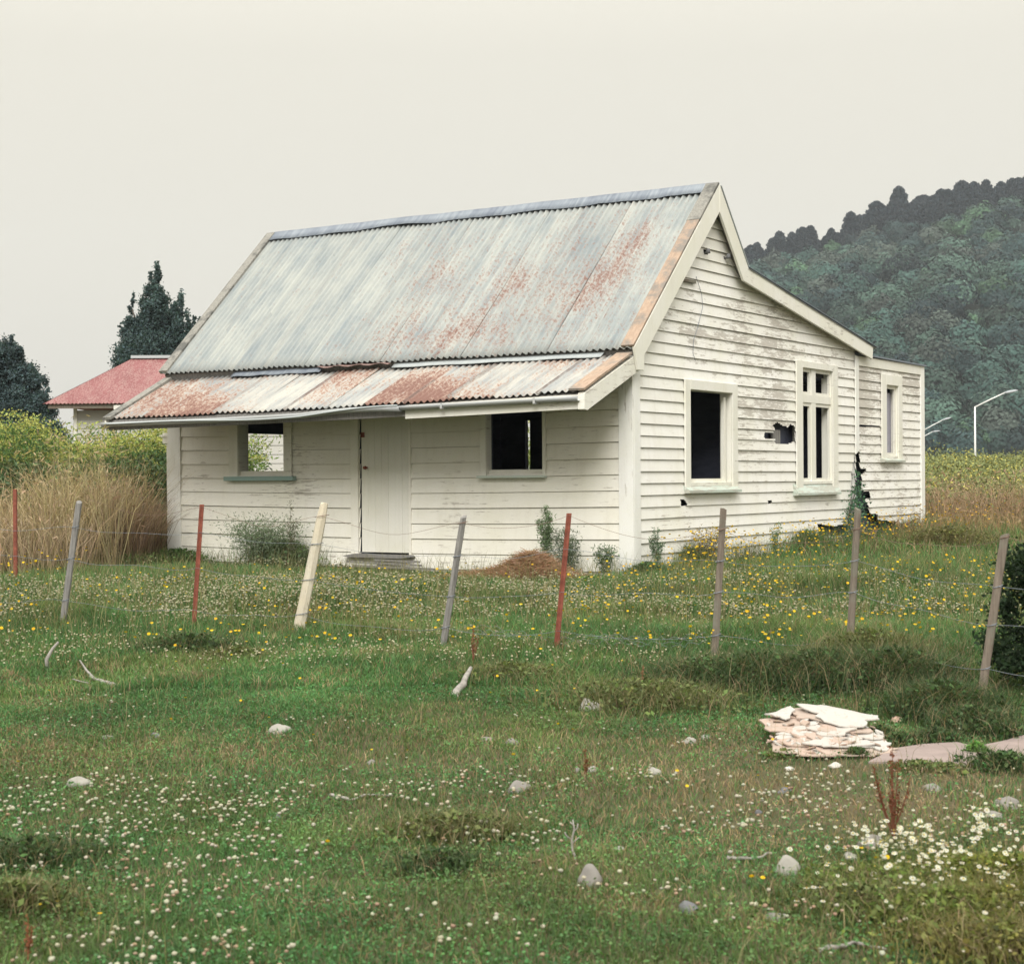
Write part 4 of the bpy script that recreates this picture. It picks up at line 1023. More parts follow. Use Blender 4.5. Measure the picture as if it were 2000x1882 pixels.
# hay pile
def pile(c, rx, ry, h, lab, peak):
    acc = Acc(); n = 26000
    r = np.sqrt(RNG.random(n)); t = rnd(n, 0, 6.28); x = r * np.cos(t) * rx; y = r * np.sin(t) * ry
    prof = h * (.50 * np.clip(1 - (x / rx) ** 2 - (y / ry) ** 2, 0, 1) ** .6 + 1.0 * np.exp(-((x - peak) / (.30)) ** 2 - (y / .4) ** 2))
    X_ = c[0] + x; Y_ = c[1] + y; P = np.stack([X_, Y_, T(X_, Y_) + prof * RNG.uniform(.8, 1.05, n)], 1)
    a_ = rnd(n, 0, 6.28); el = rnd(n, -.35, .5); L = rnd(n, .05, .16)
    d = np.stack([np.cos(a_) * np.cos(el), np.sin(a_) * np.cos(el), np.sin(el)], 1) * L[:, None]
    s = np.cross(d, RNG.normal(size=(n, 3))); s /= np.linalg.norm(s, axis=1)[:, None]; s *= .0022
    V = np.stack([P - s, P + s, P + d + s, P + d - s], 1).reshape(-1, 3); C = jit((.36, .225, .145), n, .45, .1)
    acc.add(V, np.arange(n)[:, None] * 4 + np.array([[0, 1, 2, 3]]), None, np.repeat(C, 4, 0))
    # solid core
    gx_, gy_ = np.meshgrid(np.linspace(-1, 1, 28), np.linspace(-1, 1, 20)); gx_ = gx_.ravel() * rx; gy_ = gy_.ravel() * ry
    pr = h * (.48 * np.clip(1 - (gx_ / rx) ** 2 - (gy_ / ry) ** 2, 0, 1) ** .6 + .95 * np.exp(-((gx_ - peak) / .30) ** 2 - (gy_ / .4) ** 2)); ok = ((gx_ / rx) ** 2 + (gy_ / ry) ** 2 < 1)
    V = np.stack([c[0] + gx_, c[1] + gy_, T(c[0] + gx_, c[1] + gy_) + np.where(ok, pr * .9, -.1)], 1); acc.add(V, grid_faces(28, 20), None, jit((.10, .065, .04), len(V), .2))
    return tag(acc.build('hay_pile', LEAF), lab, 'hay pile')
hp = at_depth(985, 1110, 19.6); pile((hp[0] + .06, 19.75), .98, .42, .24, 'heap of brown hay against the front wall beside the rusty post', .28)
add_bare((hp[0], 19.75), .8, .38)
p = on_ground(1000, 1150); e = MB()
for k in range(9):
    q_ = at_depth(955 + k * 15 + random.uniform(-5, 5), 1150, 18.9); gz = float(T(q_[0], q_[1])); e.box(q_[0] - .05, q_[0] + .06, q_[1], q_[1] + .08, gz + .01, gz + .05 + random.uniform(0, .03), (1, .2, 0))
tag(e.build('broken_chips', STONEP, None), 'pale chips of debris at the front of the hay pile', 'debris')

# ------------------------------------------------------------------ grass
G1, G2, G3 = (.080, .168, .058), (.135, .19, .064), (.27, .205, .12)      # green, olive, dry
def grass_colour(x, y, n, dry=0.):
    f = field(x, y, .9, 1.) + .25 * (field(x, y, 3.7, 4.) - .5); f2 = field(x, y, 2.3, 7.)
    wgt = np.clip((f - .45) * 3, 0, 1)[:, None] * .8
    c = np.array(G1)[None] * (1 - wgt) + np.array(G2)[None] * wgt
    # worn brownish ground at the right front
    br = .85 * np.exp(-((x - (.30 * y - .9)) / (1.1)) ** 2 - ((y - 8.0) / 1.25) ** 2) + .35 * np.exp(-((y - 9.2) / 1.0) ** 2)
    dr = np.clip(dry + .04 + .4 * np.clip(f2 - .55, 0, 1) * 3 + br * .6 + .5 * np.clip(field(x, y, 5.1, 3.3) - .6, 0, 1) * 2, 0, .92)
    pick = RNG.random(n) < dr
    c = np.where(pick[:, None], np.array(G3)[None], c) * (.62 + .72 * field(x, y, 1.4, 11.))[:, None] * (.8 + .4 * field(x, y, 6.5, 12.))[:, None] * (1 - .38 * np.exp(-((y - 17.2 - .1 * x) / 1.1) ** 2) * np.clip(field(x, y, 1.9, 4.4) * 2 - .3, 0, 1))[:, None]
    return np.clip(c * (1 + RNG.uniform(-.5, .55, (n, 1))) * (1 + RNG.uniform(-.1, .1, (n, 3))), .004, 1), br
def grass_zone(acc, n, y0, y1, hlo, hhi, wd, lean, dry=0., xr=8., hfun=None):
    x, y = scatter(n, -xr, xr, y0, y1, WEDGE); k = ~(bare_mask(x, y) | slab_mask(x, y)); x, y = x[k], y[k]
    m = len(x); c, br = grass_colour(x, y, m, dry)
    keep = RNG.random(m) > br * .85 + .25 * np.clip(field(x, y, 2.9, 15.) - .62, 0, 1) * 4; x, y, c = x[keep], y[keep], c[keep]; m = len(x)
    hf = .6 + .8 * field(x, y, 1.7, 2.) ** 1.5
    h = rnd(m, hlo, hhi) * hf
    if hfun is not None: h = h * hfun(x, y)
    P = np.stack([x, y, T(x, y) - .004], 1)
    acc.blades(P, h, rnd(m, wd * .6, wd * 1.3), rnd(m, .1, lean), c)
gr = Acc()
grass_zone(gr, 330000, 3.6, 7.5, .025, .060, .0042, 1.1, .02, 5.4)
grass_zone(gr, 320000, 7.5, 11.5, .025, .065, .0050, 1.1, .06, 6.9)
def hfence(x, y):
    return 1 + .8 * np.exp(-((y - 14.3 + .25 * (x)) / .8) ** 2) + np.clip(x - 1.2, 0, 2) * .45 * np.clip((y - 10.2) / 1.5, 0, 1)
grass_zone(gr, 300000, 11.5, 15.5, .04, .115, .0065, 1.0, .07, 8.3, hfence)
def dist_wall(x, y):
    dx = x - OZ[0]; dy = y - OZ[1]; lx = dx * EX[0] + dy * EX[1]; ly = dx * EY[0] + dy * EY[1]
    ax_ = np.maximum(np.maximum(-8. - lx, lx), 0); ay = np.maximum(np.maximum(-ly, ly - 11), 0); return np.hypot(ax_, ay)
def hwall(x, y):
    lx = (x - OZ[0]) * EX[0] + (y - OZ[1]) * EX[1]
    low = np.where((lx < .25) & (y < 25), 1 - .62 * np.exp(-(dist_wall(x, y) / 1.5) ** 2), 1.)
    return low * (1 + np.where(lx > -.1, 1., .0) * np.exp(-(dist_wall(x, y) / .35) ** 2) * (.4 + field(x, y, 3., 9.)) + .5 * np.clip((x - 2.5) / 2, 0, 1))
grass_zone(gr, 330000, 15.5, 22, .08, .22, .008, 1., .09, 11, hwall)
grass_zone(gr, 190000, 22, 40, .08, .20, .012, .9, .18, 18, hwall)
x, y = scatter(170000, -5, 5, 4.4, 12.5, WEDGE); k = (field(x, y, 2.1, 6.6) > .40) & ~bare_mask(x, y) & ~slab_mask(x, y); x, y = x[k], y[k]; m = len(x)
c, br = grass_colour(x, y, m, -.3); kk = RNG.random(m) > br * .8; x, y, c = x[kk], y[kk], c[kk] * np.array([.9, 1.05, 1.05]); m = len(x)
V_, q_, C_ = cards_n(np.stack([x, y, T(x, y) + rnd(m, .012, .045)], 1), rnd(m, .009, .017), c, np.array([[0, 0, 1.]]), 1.1, .45); gr.add(V_, q_, None, C_)
tag(gr.build('meadow_grass', LEAF), 'short green meadow grass with worn brown patches around the stones', kind='stuff')

# grass tussocks and tall seed stems
ts = Acc()
def tussock(px, py, r, n, h, col, lean=1.1, wd=.005):
    p = on_ground(px, py); n = int(n * .6); t = rnd(n, 0, 6.28); rr = np.abs(RNG.normal(0, r * .5, n)); x = p[0] + rr * np.cos(t) * 1.15; y = p[1] + rr * np.sin(t) * .9
    k = ~in_house(x, y); x, y = x[k], y[k]; n = len(x)
    ts.blades(np.stack([x, y, T(x, y)], 1), rnd(n, h * .5, h), rnd(n, wd * .6, wd * 1.2), rnd(n, .2, lean), np.where((RNG.random(n) < .22)[:, None], jit((.26, .20, .12), n, .3), jit(col, n, .45)))
    m = int(n * .8); t = rnd(m, 0, 6.28); rr = np.abs(RNG.normal(0, r * .55, m)); x = p[0] + rr * np.cos(t) * 1.2; y = p[1] + rr * np.sin(t); k = ~in_house(x, y); x, y, rr = x[k], y[k], rr[k]; m = len(x)
    V_, q_, C_ = cards_n(np.stack([x, y, T(x, y) + RNG.random(m) * h * .75 * np.exp(-(rr / r) ** 2)], 1), rnd(m, .010, .026) * (.7 + p[1] / 25), jit(np.array(col) * np.array([.95, 1.05, .9]), m, .75, .14), np.array([[0, 0, 1.]]), 1.7, .8); ts.add(V_, q_, None, C_)
DK = (.060, .092, .040); OL = (.12, .135, .055); LG = (.11, .20, .055)
for a in [(372, 1275, .45, 3500, .22, DK), (460, 1290, .3, 1500, .15, OL), (885, 1640, .30, 3000, .17, OL), (860, 1700, .25, 1200, .12, DK), (1270, 1380, .7, 4500, .24, OL), (1380, 1345, .5, 4000, .30, DK), (60, 1690, .35, 2200, .16, DK), (30, 1780, .25, 1500, .16, OL),
          (1000, 1330, .5, 2500, .18, OL), (1480, 1340, .6, 5000, .34, DK), (1600, 1340, .55, 5000, .36, DK), (1750, 1345, .5, 5500, .40, DK), (1840, 1400, .4, 4500, .32, DK), (1900, 1430, .3, 2500, .22, DK), (1700, 1300, .5, 4000, .38, OL), (1540, 1330, .3, 1500, .22, OL),
          (1672, 1478, .07, 500, .07, DK), (1760, 1455, .12, 900, .10, DK), (1830, 1450, .14, 900, .12, DK), (1908, 1472, .06, 500, .09, LG), (1790, 1500, .16, 700, .05, OL), (1850, 1504, .12, 700, .05, OL), (1940, 1440, .2, 1200, .14, DK), (1975, 1490, .1, 600, .08, LG), (1530, 1478, .12, 500, .06, OL), (1720, 1440, .08, 600, .10, DK), (1960, 1500, .25, 1500, .12, DK), (1700, 1780, .35, 2500, .13, OL), (1850, 1790, .4, 5500, .13, (.13, .155, .045)), (1740, 1740, .35, 4500, .11, (.125, .15, .045)), (1960, 1790, .35, 4500, .14, (.15, .145, .045)), (1950, 1860, .35, 4500, .14, (.155, .145, .05)), (1960, 1720, .35, 3500, .12, (.15, .16, .04)), (1880, 1720, .3, 2500, .10, (.15, .17, .04)),
          (555, 1105, .6, 5000, .50, (.17, .22, .12)), (480, 1098, .5, 3500, .38, (.17, .21, .11)), (640, 1100, .3, 1200, .25, (.16, .2, .1)), (1150, 1150, .3, 1500, .20, LG), (1265, 1135, .3, 2500, .32, (.08, .14, .07)), (1330, 1112, .45, 6500, .50, (.12, .16, .07)), (1370, 1100, .5, 5500, .55, (.12, .15, .06)), (1410, 1098, .5, 5000, .50, (.14, .14, .07)),
          (1440, 1088, .6, 6000, .46, (.09, .16, .06)), (1500, 1080, .6, 7000, .46, (.10, .15, .06)), (1560, 1075, .5, 6000, .46, (.10, .15, .06)), (1640, 1080, .5, 2500, .16, (.14, .16, .07)), (1740, 1074, .6, 3500, .18, (.18, .16, .08)), (1850, 1075, .9, 5000, .5, (.15, .14, .06)), (1800, 1060, .5, 3000, .3, (.2, .15, .08)), (220, 1110, .9, 4000, .35, (.11, .15, .06)), (350, 1100, .5, 2500, .3, (.08, .14, .05)), (60, 1120, .9, 4000, .35, (.13, .14, .06))]:
    tussock(*a)
x, y = scatter(5200, -5.5, 5.5, 4.2, 14, WEDGE); k = (field(x, y, 1.3, 21.) > .45) & ~slab_mask(x, y); x, y = x[k], y[k]; m = len(x)
ts.blades(np.stack([x, y, T(x, y)], 1), rnd(m, .09, .24), np.full(m, .0028), rnd(m, .1, .6), jit((.26, .225, .12), m, .35))
x, y = scatter(9000, -8, 9, 14, 21, WEDGE); m = len(x); ts.blades(np.stack([x, y, T(x, y)], 1), rnd(m, .22, .48), np.full(m, .0045), rnd(m, .1, .6), jit((.22, .21, .10), m, .4))
tag(ts.build('grass_tussocks', LEAF), 'taller dark and olive grass tufts along the fence and walls', kind='stuff')

# dry brown tall grass, left of the cottage and by the lean-to
dg = Acc()
def drygrass(n, x0, x1, y0, y1, h0, h1, col, cond=None):
    x, y = scatter(n, x0, x1, y0, y1); 
    if cond is not None: k = cond(x, y); x, y = x[k], y[k]
    n = len(x)
    h = rnd(n, h0, h1) * (.7 + .5 * field(x, y, 3.9, 5.)); P = np.stack([x, y, T(x, y)], 1); c = jit(col, n, .55)
    dg.blades(P, h, rnd(n, .005, .011), rnd(n, .05, .75), c)
    k = RNG.random(n) < .3; m = k.sum(); top = P[k] + np.array([0, 0, 1.]) * (h[k] * .97)[:, None] + RNG.normal(0, .05, (m, 3)) * np.array([1, 1, .2])
    dg.cards(top, rnd(m, .012, .026), jit(tuple(np.array(col) * 1.1), m, .25), asp=5.)
cL = lambda x, y: (dist_wall(x, y) > .3)
drygrass(8000, -9.5, -5.6, 21.0, 25.5, .55, 1.15, (.37, .28, .19), cL)
drygrass(1500, -6.9, -5.3, 21.8, 24.5, 1.2, 1.95, (.36, .285, .17), cL)
drygrass(1500, -9.5, -6.2, 21.8, 25., .9, 1.5, (.30, .22, .14), cL)
drygrass(3600, -6.2, -5.2, 22.9, 25.3, .7, 1.25, (.25, .17, .115), cL)
drygrass(5000, 7.9, 14, 30., 33, .5, 1.1, (.36, .25, .17), cL)
drygrass(2500, 5.5, 10, 27, 30.5, .2, .5, (.30, .21, .12), cL)
tag(dg.build('dry_grass', LEAF), 'tall tan and brown dry grass beside both ends of the cottage', kind='stuff')

# ------------------------------------------------------------------ flowers
def ico(sub, noise_=.0, seed=1):
    bm = bmesh.new(); bmesh.ops.create_icosphere(bm, subdivisions=sub, radius=1.); rg = random.Random(seed)
    v = np.array([list(q.co * (1 + rg.uniform(-noise_, noise_))) for q in bm.verts]); f = np.array([[q.index for q in p.verts] for p in bm.faces]); bm.free(); return v, f
iv2, if2 = ico(2, .22, 3); iv1, if1 = ico(1, .2, 4)
fl = Acc(); 
def heads(acc, x, y, h0, h1, r0, r1, col, tpl, v=.12, squash=.8, stems=True):
    n = len(x); z = T(x, y) + rnd(n, h0, h1); P = np.stack([x, y, z], 1); tv = tpl[0] * np.array([1, 1, squash])
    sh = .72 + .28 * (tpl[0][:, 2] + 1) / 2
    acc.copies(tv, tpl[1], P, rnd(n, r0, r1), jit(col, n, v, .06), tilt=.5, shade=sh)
    if stems:
        hh = z - T(x, y); acc.blades(np.stack([x, y, T(x, y)], 1), hh * 1.02, np.full(n, .0028), rnd(n, 0, .05), jit((.11, .16, .06), n, .2))
def cloud(n, x0, x1, y0, y1, seed, thr, sc=1.2, pw=1.):
    x, y = scatter(n, x0, x1, y0, y1, WEDGE); f = field(x, y, sc, seed); k = (RNG.random(len(x)) < np.clip((f - thr) * 3.5, 0, 1) ** pw) & ~bare_mask(x, y) & ~slab_mask(x, y); return x[k], y[k]
CR = (.45, .43, .32); CR2 = (.38, .27, .18)
x, y = cloud(10500, -5, 5, 4.2, 8.6, 2.3, .43, 2.3); k = (x < .22 * y - .1) | (RNG.random(len(x)) < .4); x, y = x[k], y[k]
cut_ = RNG.random(len(x)) < .75
heads(fl, x[cut_], y[cut_], .03, .09, .004, .0105, CR, (iv2, if2)); heads(fl, x[~cut_], y[~cut_], .03, .07, .006, .009, CR2, (iv2, if2))
x, y = cloud(500, -4, -.3, 7.0, 8.5, 5.3, .3, 1.2); heads(fl, x, y, .04, .08, .007, .0105, CR, (iv2, if2))
x, y = cloud(1100, -5, 4, 8.6, 12.5, 3.1, .42, 1.3); heads(fl, x, y, .03, .07, .006, .010, CR, (iv1, if1), stems=False)
x, y = cloud(3600, -7, 6, 12.5, 15.5, 1.1, .33, 1.1); heads(fl, x, y, .05, .12, .007, .011, (.50, .46, .31), (iv1, if1), stems=False)
x, y = cloud(17000, -8, 8, 15.2, 19.6, 8.1, .27, .9); heads(fl, x, y, .07, .17, .007, .014, (.47, .44, .30), (iv1, if1), stems=False)
x, y = cloud(2200, -8, 8, 19.6, 23, 6.1, .45, .9); heads(fl, x, y, .07, .17, .008, .013, (.46, .43, .28), (iv1, if1), stems=False)
tag(fl.build('clover_flowers', PETAL, smooth=True), 'cream clover heads scattered through the meadow', kind='stuff')
# yellow flowers
n5 = 7; tv = np.array([[0, 0, -.1]] + [[math.cos(2 * math.pi * i / n5), math.sin(2 * math.pi * i / n5), .28] for i in range(n5)] + [[.4 * math.cos(2 * math.pi * i / n5), .4 * math.sin(2 * math.pi * i / n5), .2] for i in range(n5)])
tf = np.array([[0, 1 + i, 1 + (i + 1) % n5] for i in range(n5)]); yl = Acc()
def yellows(x, y, h0, h1, r0, r1, col=(.62, .40, .02)):
    n = len(x); z = T(x, y) + rnd(n, h0, h1); yl.copies(tv, tf, np.stack([x, y, z], 1), rnd(n, r0, r1), jit(col, n, .15), tilt=.9)
    yl.blades(np.stack([x, y, T(x, y)], 1), (z - T(x, y)), np.full(n, .003), rnd(n, 0, .1), jit((.10, .15, .05), n, .2))
x, y = cloud(2400, -8, 9, 12.8, 19.5, 4.7, .40, 1.0); yellows(x, y, .10, .28, .009, .016)
x, y = cloud(2200, .5, 9, 13, 21, 9.7, .35, 1.2); yellows(x, y, .12, .32, .009, .017)
def near_wall(n, lx0, lx1, ly0, ly1): 
    a = rnd(n, lx0, lx1); b_ = rnd(n, ly0, ly1); W = OZ[None] + a[:, None] * EX[None] + b_[:, None] * EY[None]; return W[:, 0], W[:, 1]
x, y = near_wall(560, .05, 1.0, .3, 7.5); yellows(x, y, .12, .5, .011, .018)
x, y = near_wall(90, .1, .5, 1.1, 2.6); yellows(x, y, .2, .55, .013, .02)
x, y = near_wall(260, .1, 1.6, 7, 11.5); yellows(x, y, .15, .5, .011, .018, (.55, .33, .03))
x, y = scatter(260, -9, -5.5, 18.5, 23); yellows(x, y, .15, .4, .011, .018)
x, y = scatter(40, -4, 4, 8, 12.5, WEDGE); yellows(x, y, .05, .12, .008, .012)
for px, py in ((1003, 1478), (1468, 1728), (1490, 1725), (1683, 1668), (1712, 1690), (1733, 1690), (78, 1782), (112, 1778), (195, 1800), (640, 1652), (1757, 1108), (1119, 1427)):
    q_ = on_ground(px, py + 8); yellows(np.array([q_[0]]), np.array([q_[1]]), .035, .05, .009, .012, (.66, .43, .02))
tag(yl.build('yellow_flowers', PETAL), 'small yellow hawkbit and buttercup flowers among the grass', kind='stuff')
# daisies
dz = Acc()
n8 = 10; dv = [[0, 0, 0]]; 
for i in range(n8): a = 2 * math.pi * i / n8; dv += [[math.cos(a - .2), math.sin(a - .2), .08], [math.cos(a + .2), math.sin(a + .2), .08]]
dv = np.array(dv); dff = np.array([[0, 1 + 2 * i, 2 + 2 * i] for i in range(n8)])
def daisies(pix, r0=.007, r1=.0125):
    P = np.array([on_ground(a, b) for a, b in pix]); n = len(P); z = T(P[:, 0], P[:, 1]) + rnd(n, .05, .15); Q = np.stack([P[:, 0], P[:, 1], z], 1); s = rnd(n, r0, r1)
    dz.copies(dv, dff, Q, s, jit((.66, .64, .53), n, .1, .04), tilt=.9); dz.copies(iv1 * np.array([.3, .3, .2]), if1, Q + np.array([0, -.001, .002]), s, jit((.6, .42, .05), n, .1), tilt=.5)
    dz.blades(np.stack([P[:, 0], P[:, 1], T(P[:, 0], P[:, 1])], 1), z - T(P[:, 0], P[:, 1]), np.full(n, .003), rnd(n, 0, .1), jit((.12, .15, .05), n, .2))
pix = []
rg = random.Random(8)
for cx, cy, sx, sy, n in ((1790, 1690, 45, 22, 48), (1900, 1660, 30, 30, 26), (1640, 1675, 45, 22, 18), (1850, 1720, 60, 25, 26), (1950, 1690, 40, 25, 30), (1740, 1665, 35, 12, 24), (1800, 1660, 30, 14, 26), (1905, 1630, 15, 10, 12), (1570, 1640, 40, 15, 8), (1980, 1745, 30, 25, 12), (1790, 1740, 90, 20, 12), (1980, 1800, 30, 30, 12), (1600, 1780, 60, 15, 8)):
    pix += [(rg.gauss(cx, sx), rg.gauss(cy, sy) + 18) for _ in range(int(n * 1.7))]
daisies(pix)
tag(dz.build('daisies', PETAL), 'patch of white daisies in the right front grass', kind='stuff')

# ------------------------------------------------------------------ docks and single weeds
def dock(px, py, top, spread, n_st, col, lab, name='dock_plant', group='dead red dock plants'):
    p = on_ground(px, py); H = (py - top) * p[1] / F; ac = Acc(); rg = np.random.default_rng(int(px)); gz = float(T(p[0], p[1])); e = MB()
    for i in range(n_st):
        a = rg.uniform(0, 6.28); l = spread * p[1] / F * rg.uniform(.1, 1.); hh = H * (1 if i == 0 else rg.uniform(.45, .9)); z0 = gz + (0 if i == 0 else H * rg.uniform(.02, .25))
        if i == 0: l *= .1
        q0 = np.array([p[0], p[1], z0]); q2 = np.array([p[0] + l * math.cos(a), p[1] + l * math.sin(a) * .6, gz + hh]); q1 = (q0 + q2) / 2 + np.array([math.cos(a), math.sin(a), 0]) * l * .25
        C_ = [(1 - t) ** 2 * q0 + 2 * t * (1 - t) * q1 + t * t * q2 for t in np.linspace(0, 1, 7)]; e.tube([tuple(c) for c in C_], [.0035 * (1 - .6 * j / 6) for j in range(7)], 5)
        m = int(60 * (.4 + hh)); t = rg.uniform(.35, 1., m); P = (1 - t)[:, None] ** 2 * q0 + 2 * (t * (1 - t))[:, None] * q1 + (t * t)[:, None] * q2 + rg.normal(0, .006, (m, 3))
        ac.cards(P, rnd(m, .006, .012), jit(col, m, .3))
    root = empty(name, (p[0], p[1], gz)); Mi = root.matrix_world
    s = e.build('stem', m_simple('dock_stem', tuple(np.array(col) * .8), .9), root); s.location = (-p[0], -p[1], -gz)
    f_ = ac.build('seed_heads', LEAF, root); f_.location = (-p[0], -p[1], -gz)
    return tag(root, lab, 'dock plant', group)
RD = (.17, .065, .035)
dock(1745, 1648, 1455, 42, 9, RD, 'tall branched dead red dock standing in the right foreground')
dock(924, 1305, 1222, 16, 5, (.20, .085, .05), 'reddish dock stems rising behind the driftwood stub')
dock(1143, 1520, 1462, 12, 4, (.20, .10, .05), 'short reddish-brown dock stem beside the small pale stones')
dock(1256, 1368, 1300, 6, 2, (.26, .14, .08), 'thin reddish stem in the grass left of the brown fence post')
dock(1472, 1330, 1268, 8, 3, (.14, .06, .04), 'thin dark red stem right of the brown fence post')
dock(55, 1882, 1790, 8, 3, (.24, .10, .05), 'thin red stem at the bottom left corner')
def weed(c, r, h, n, col, size, lab, name='weed', cat='weed', stems=8, group=None, asp=3.6, flat=0., top=None, topn=0, shape=.5):
    """bushy plant: stems + leaves; c = base point"""
    root = empty(name, tuple(c)); e = MB(); rg = np.random.default_rng(int(abs(c[0]) * 1000) + n); ac = Acc()
    ends = []
    for i in range(stems):
        a = rg.uniform(0, 6.28); l = r * rg.uniform(.2, 1.); hh = h * rg.uniform(.6, 1.)
        q2 = np.array([l * math.cos(a), l * math.sin(a), hh]); q1 = np.array([q2[0] * .3, q2[1] * .3, hh * .55])
        C_ = [(2 * t * (1 - t)) * q1 + t * t * q2 for t in np.linspace(0, 1, 6)]; e.tube([tuple(x_) for x_ in C_], [.005 * max(.5, h) * (1 - .7 * j / 5) for j in range(6)], 5)
        m = n // stems; t = rg.beta(1.5 + shape, 1.1, m)[:, None]; P = 2 * t * (1 - t) * q1 + t * t * q2 + rg.normal(0, r * .22, (m, 3)) * np.array([1, 1, .6])
        P[:, 2] = np.maximum(P[:, 2], .01); ac.cards(P, rnd(m, size * .6, size * 1.3), jit(col, m, .35), asp=asp, flat=flat)
        if top is not None:
            P = q2 + rg.normal(0, r * .16, (topn, 3)) * np.array([1, 1, .25]) + np.array([0, 0, h * .04]); ac.cards(P, rnd(topn, size * .9, size * 1.7), jit(top, topn, .3), asp=1.2, flat=.3)
    e.build('stem', m_simple('plant_stem', (.09, .11, .05), .9), root); ac.build('leaves', LEAF, root)
    return tag(root, lab, cat, group)
def gpt(x, y): return np.array([x, y, float(T(x, y))])
def gloc(lx, ly): q_ = to_world(lx, ly, 0); return gpt(q_[0], q_[1])
weed(gloc(-.95, -.5), .13, .95, 1500, (.15, .21, .11), .012, 'tall feathery green weed behind the rusty post by the hay pile', stems=4, asp=4.5)
weed(gloc(-.70, -.42), .28, .62, 1800, (.13, .16, .11), .011, 'dark bushy weed at the right end of the hay pile', stems=12, asp=4.5)
weed(gloc(-.22, -.30), .2, .45, 900, (.12, .17, .10), .011, 'low weed at the near corner of the cottage', stems=9, asp=4.5)
weed(gloc(.22, .25), .10, .62, 700, (.12, .18, .11), .011, 'upright weed beside the corner board of the gable wall', stems=5, asp=4.5)
weed(gloc(.28, 1.5), .35, .55, 1800, (.22, .18, .12), .011, 'brownish flowering weed under the square gable window', stems=14, top=(.5, .35, .06), topn=10)
weed(gloc(.25, 3.8), .12, .55, 500, (.14, .2, .1), .011, 'thin green weed against the gable wall between the windows', stems=5)
weed(gloc(-5.6, -.5), .62, .72, 6500, (.20, .25, .16), .011, 'pale green bushy weed growing below the left front window', stems=22, asp=4.5)
weed(gloc(-5.1, -.5), .10, .95, 350, (.18, .17, .12), .010, 'tall thin weed stem between the left window and the cream post', stems=4, asp=4.5)
# climbing plant at the join of the lean-to
yv, zv = g(1666, 1010)
cl = empty('climbing_plant', tuple(to_world(.08, yv, .0))); ac = Acc(); e = MB()
pth = [np.array(to_world(.07, *g(px, py))) - np.array(to_world(.08, yv, 0.)) for px, py in ((1655, 1045), (1648, 1012), (1655, 985), (1662, 962), (1662, 942))]
e.tube([tuple(q_) for q_ in pth], [.012, .01, .008, .007, .004], 5); e.build('stem', BARK, cl)
for q_, sx_, m in zip(pth, (.20, .26, .22, .12, .07), (170, 300, 260, 110, 40)):
    P = q_ + RNG.normal(0, 1, (m, 3)) * np.array([sx_ * .5, sx_ * .5, .14]) + EX * .05; ac.cards(P, rnd(m, .018, .04), jit((.09, .18, .11), m, .45), asp=1.5)
ac.build('leaves', LEAF, cl); tag(cl, 'green creeper climbing the broken join between cottage and lean-to', 'climbing plant')

rg = random.Random(77); rb = to_world(.3, 8.5, 0); brk = empty('broken_boards', (rb[0], rb[1], float(T(rb[0], rb[1])))); RBW = m_wood('rotten_red_brown_boards', (.07, .04, .03), (.20, .12, .085), sc=(4, 4, 4))
for k in range(16):
    q_ = to_world(rg.uniform(.10, .45), rg.uniform(7.3, 9.9), 0); a_ = rg.uniform(-.5, .5) + 1.0; L_ = rg.uniform(.12, .4); gz = float(T(q_[0], q_[1])) + rg.uniform(.02, .16); dx, dy = math.cos(a_) * L_, math.sin(a_) * L_; tz_ = rg.uniform(-.1, .16)
    q_ = q_ - np.array(brk.location); gz -= brk.location[2]; e = MB(); e.add([(q_[0] + u * dx - v * dy * .18, q_[1] + u * dy + v * dx * .18, gz + u * tz_ + w_) for u in (0, 1) for v in (0, 1) for w_ in (0, .018)], [(0, 1, 3, 2), (4, 6, 7, 5), (0, 4, 5, 1), (2, 3, 7, 6), (0, 2, 6, 4), (1, 5, 7, 3)]); e.build('board', RBW, brk)
tag(brk, 'reddish brown rotten board pieces heaped at the foot of the lean-to wall', 'broken boards')
# yellow-flowered fennel shrubs at the left
FG = (.095, .165, .058); FY = (.36, .37, .11)
def fennel(x, y, r, h, n, lab, group, col=FG, topc=FY, size=.024):
    return weed(gpt(x, y), r, h, n * 2, col, size, lab, name='fennel_shrub', cat='shrub', stems=44, group=group, asp=4., top=topc, topn=int(n / 75), shape=.2)
for (px, Yd, r, topy, lab) in ((40, 27.5, 1.0, 838, 'yellow-flowered fennel shrub at the left edge behind the dry grass'), (125, 28.5, 1.0, 835, 'yellow-topped fennel shrub in front of the red-roofed shed corner'), (195, 27.0, .9, 850, 'fennel shrub below the wall of the red-roofed shed'),
                          (265, 28., .95, 842, 'fennel shrub with dark lower leaves under the cottage eave end'), (310, 27.0, .5, 868, 'fennel shrub pressed against the far corner post of the cottage'), (-60, 28, 1.1, 840, 'fennel shrub just beyond the left edge of the picture')):
    q_ = at_depth(px, 1000, Yd); gz = float(T(q_[0], q_[1])); tz = float(at_depth(px, topy, Yd)[2])
    fennel(q_[0], q_[1], r, (tz - gz) * random.uniform(.84, 1.10), 6200 if r > .6 else 2600, lab, 'fennel shrubs left of the cottage')
# one seen through the house window
fennel(to_world(-10.6, 4.2, 0)[0], to_world(-10.6, 4.2, 0)[1], .8, 2.1, 3000, 'fennel shrub behind the cottage, glimpsed through its left window', 'fennel shrubs left of the cottage', col=(.16, .24, .06))
fennel(to_world(-8.6, 11.3, 0)[0], to_world(-8.6, 11.3, 0)[1], .9, 2.4, 3000, 'fennel shrub behind the cottage, seen as a thin slit through the right front window', 'fennel shrubs left of the cottage', col=(.22, .28, .08))
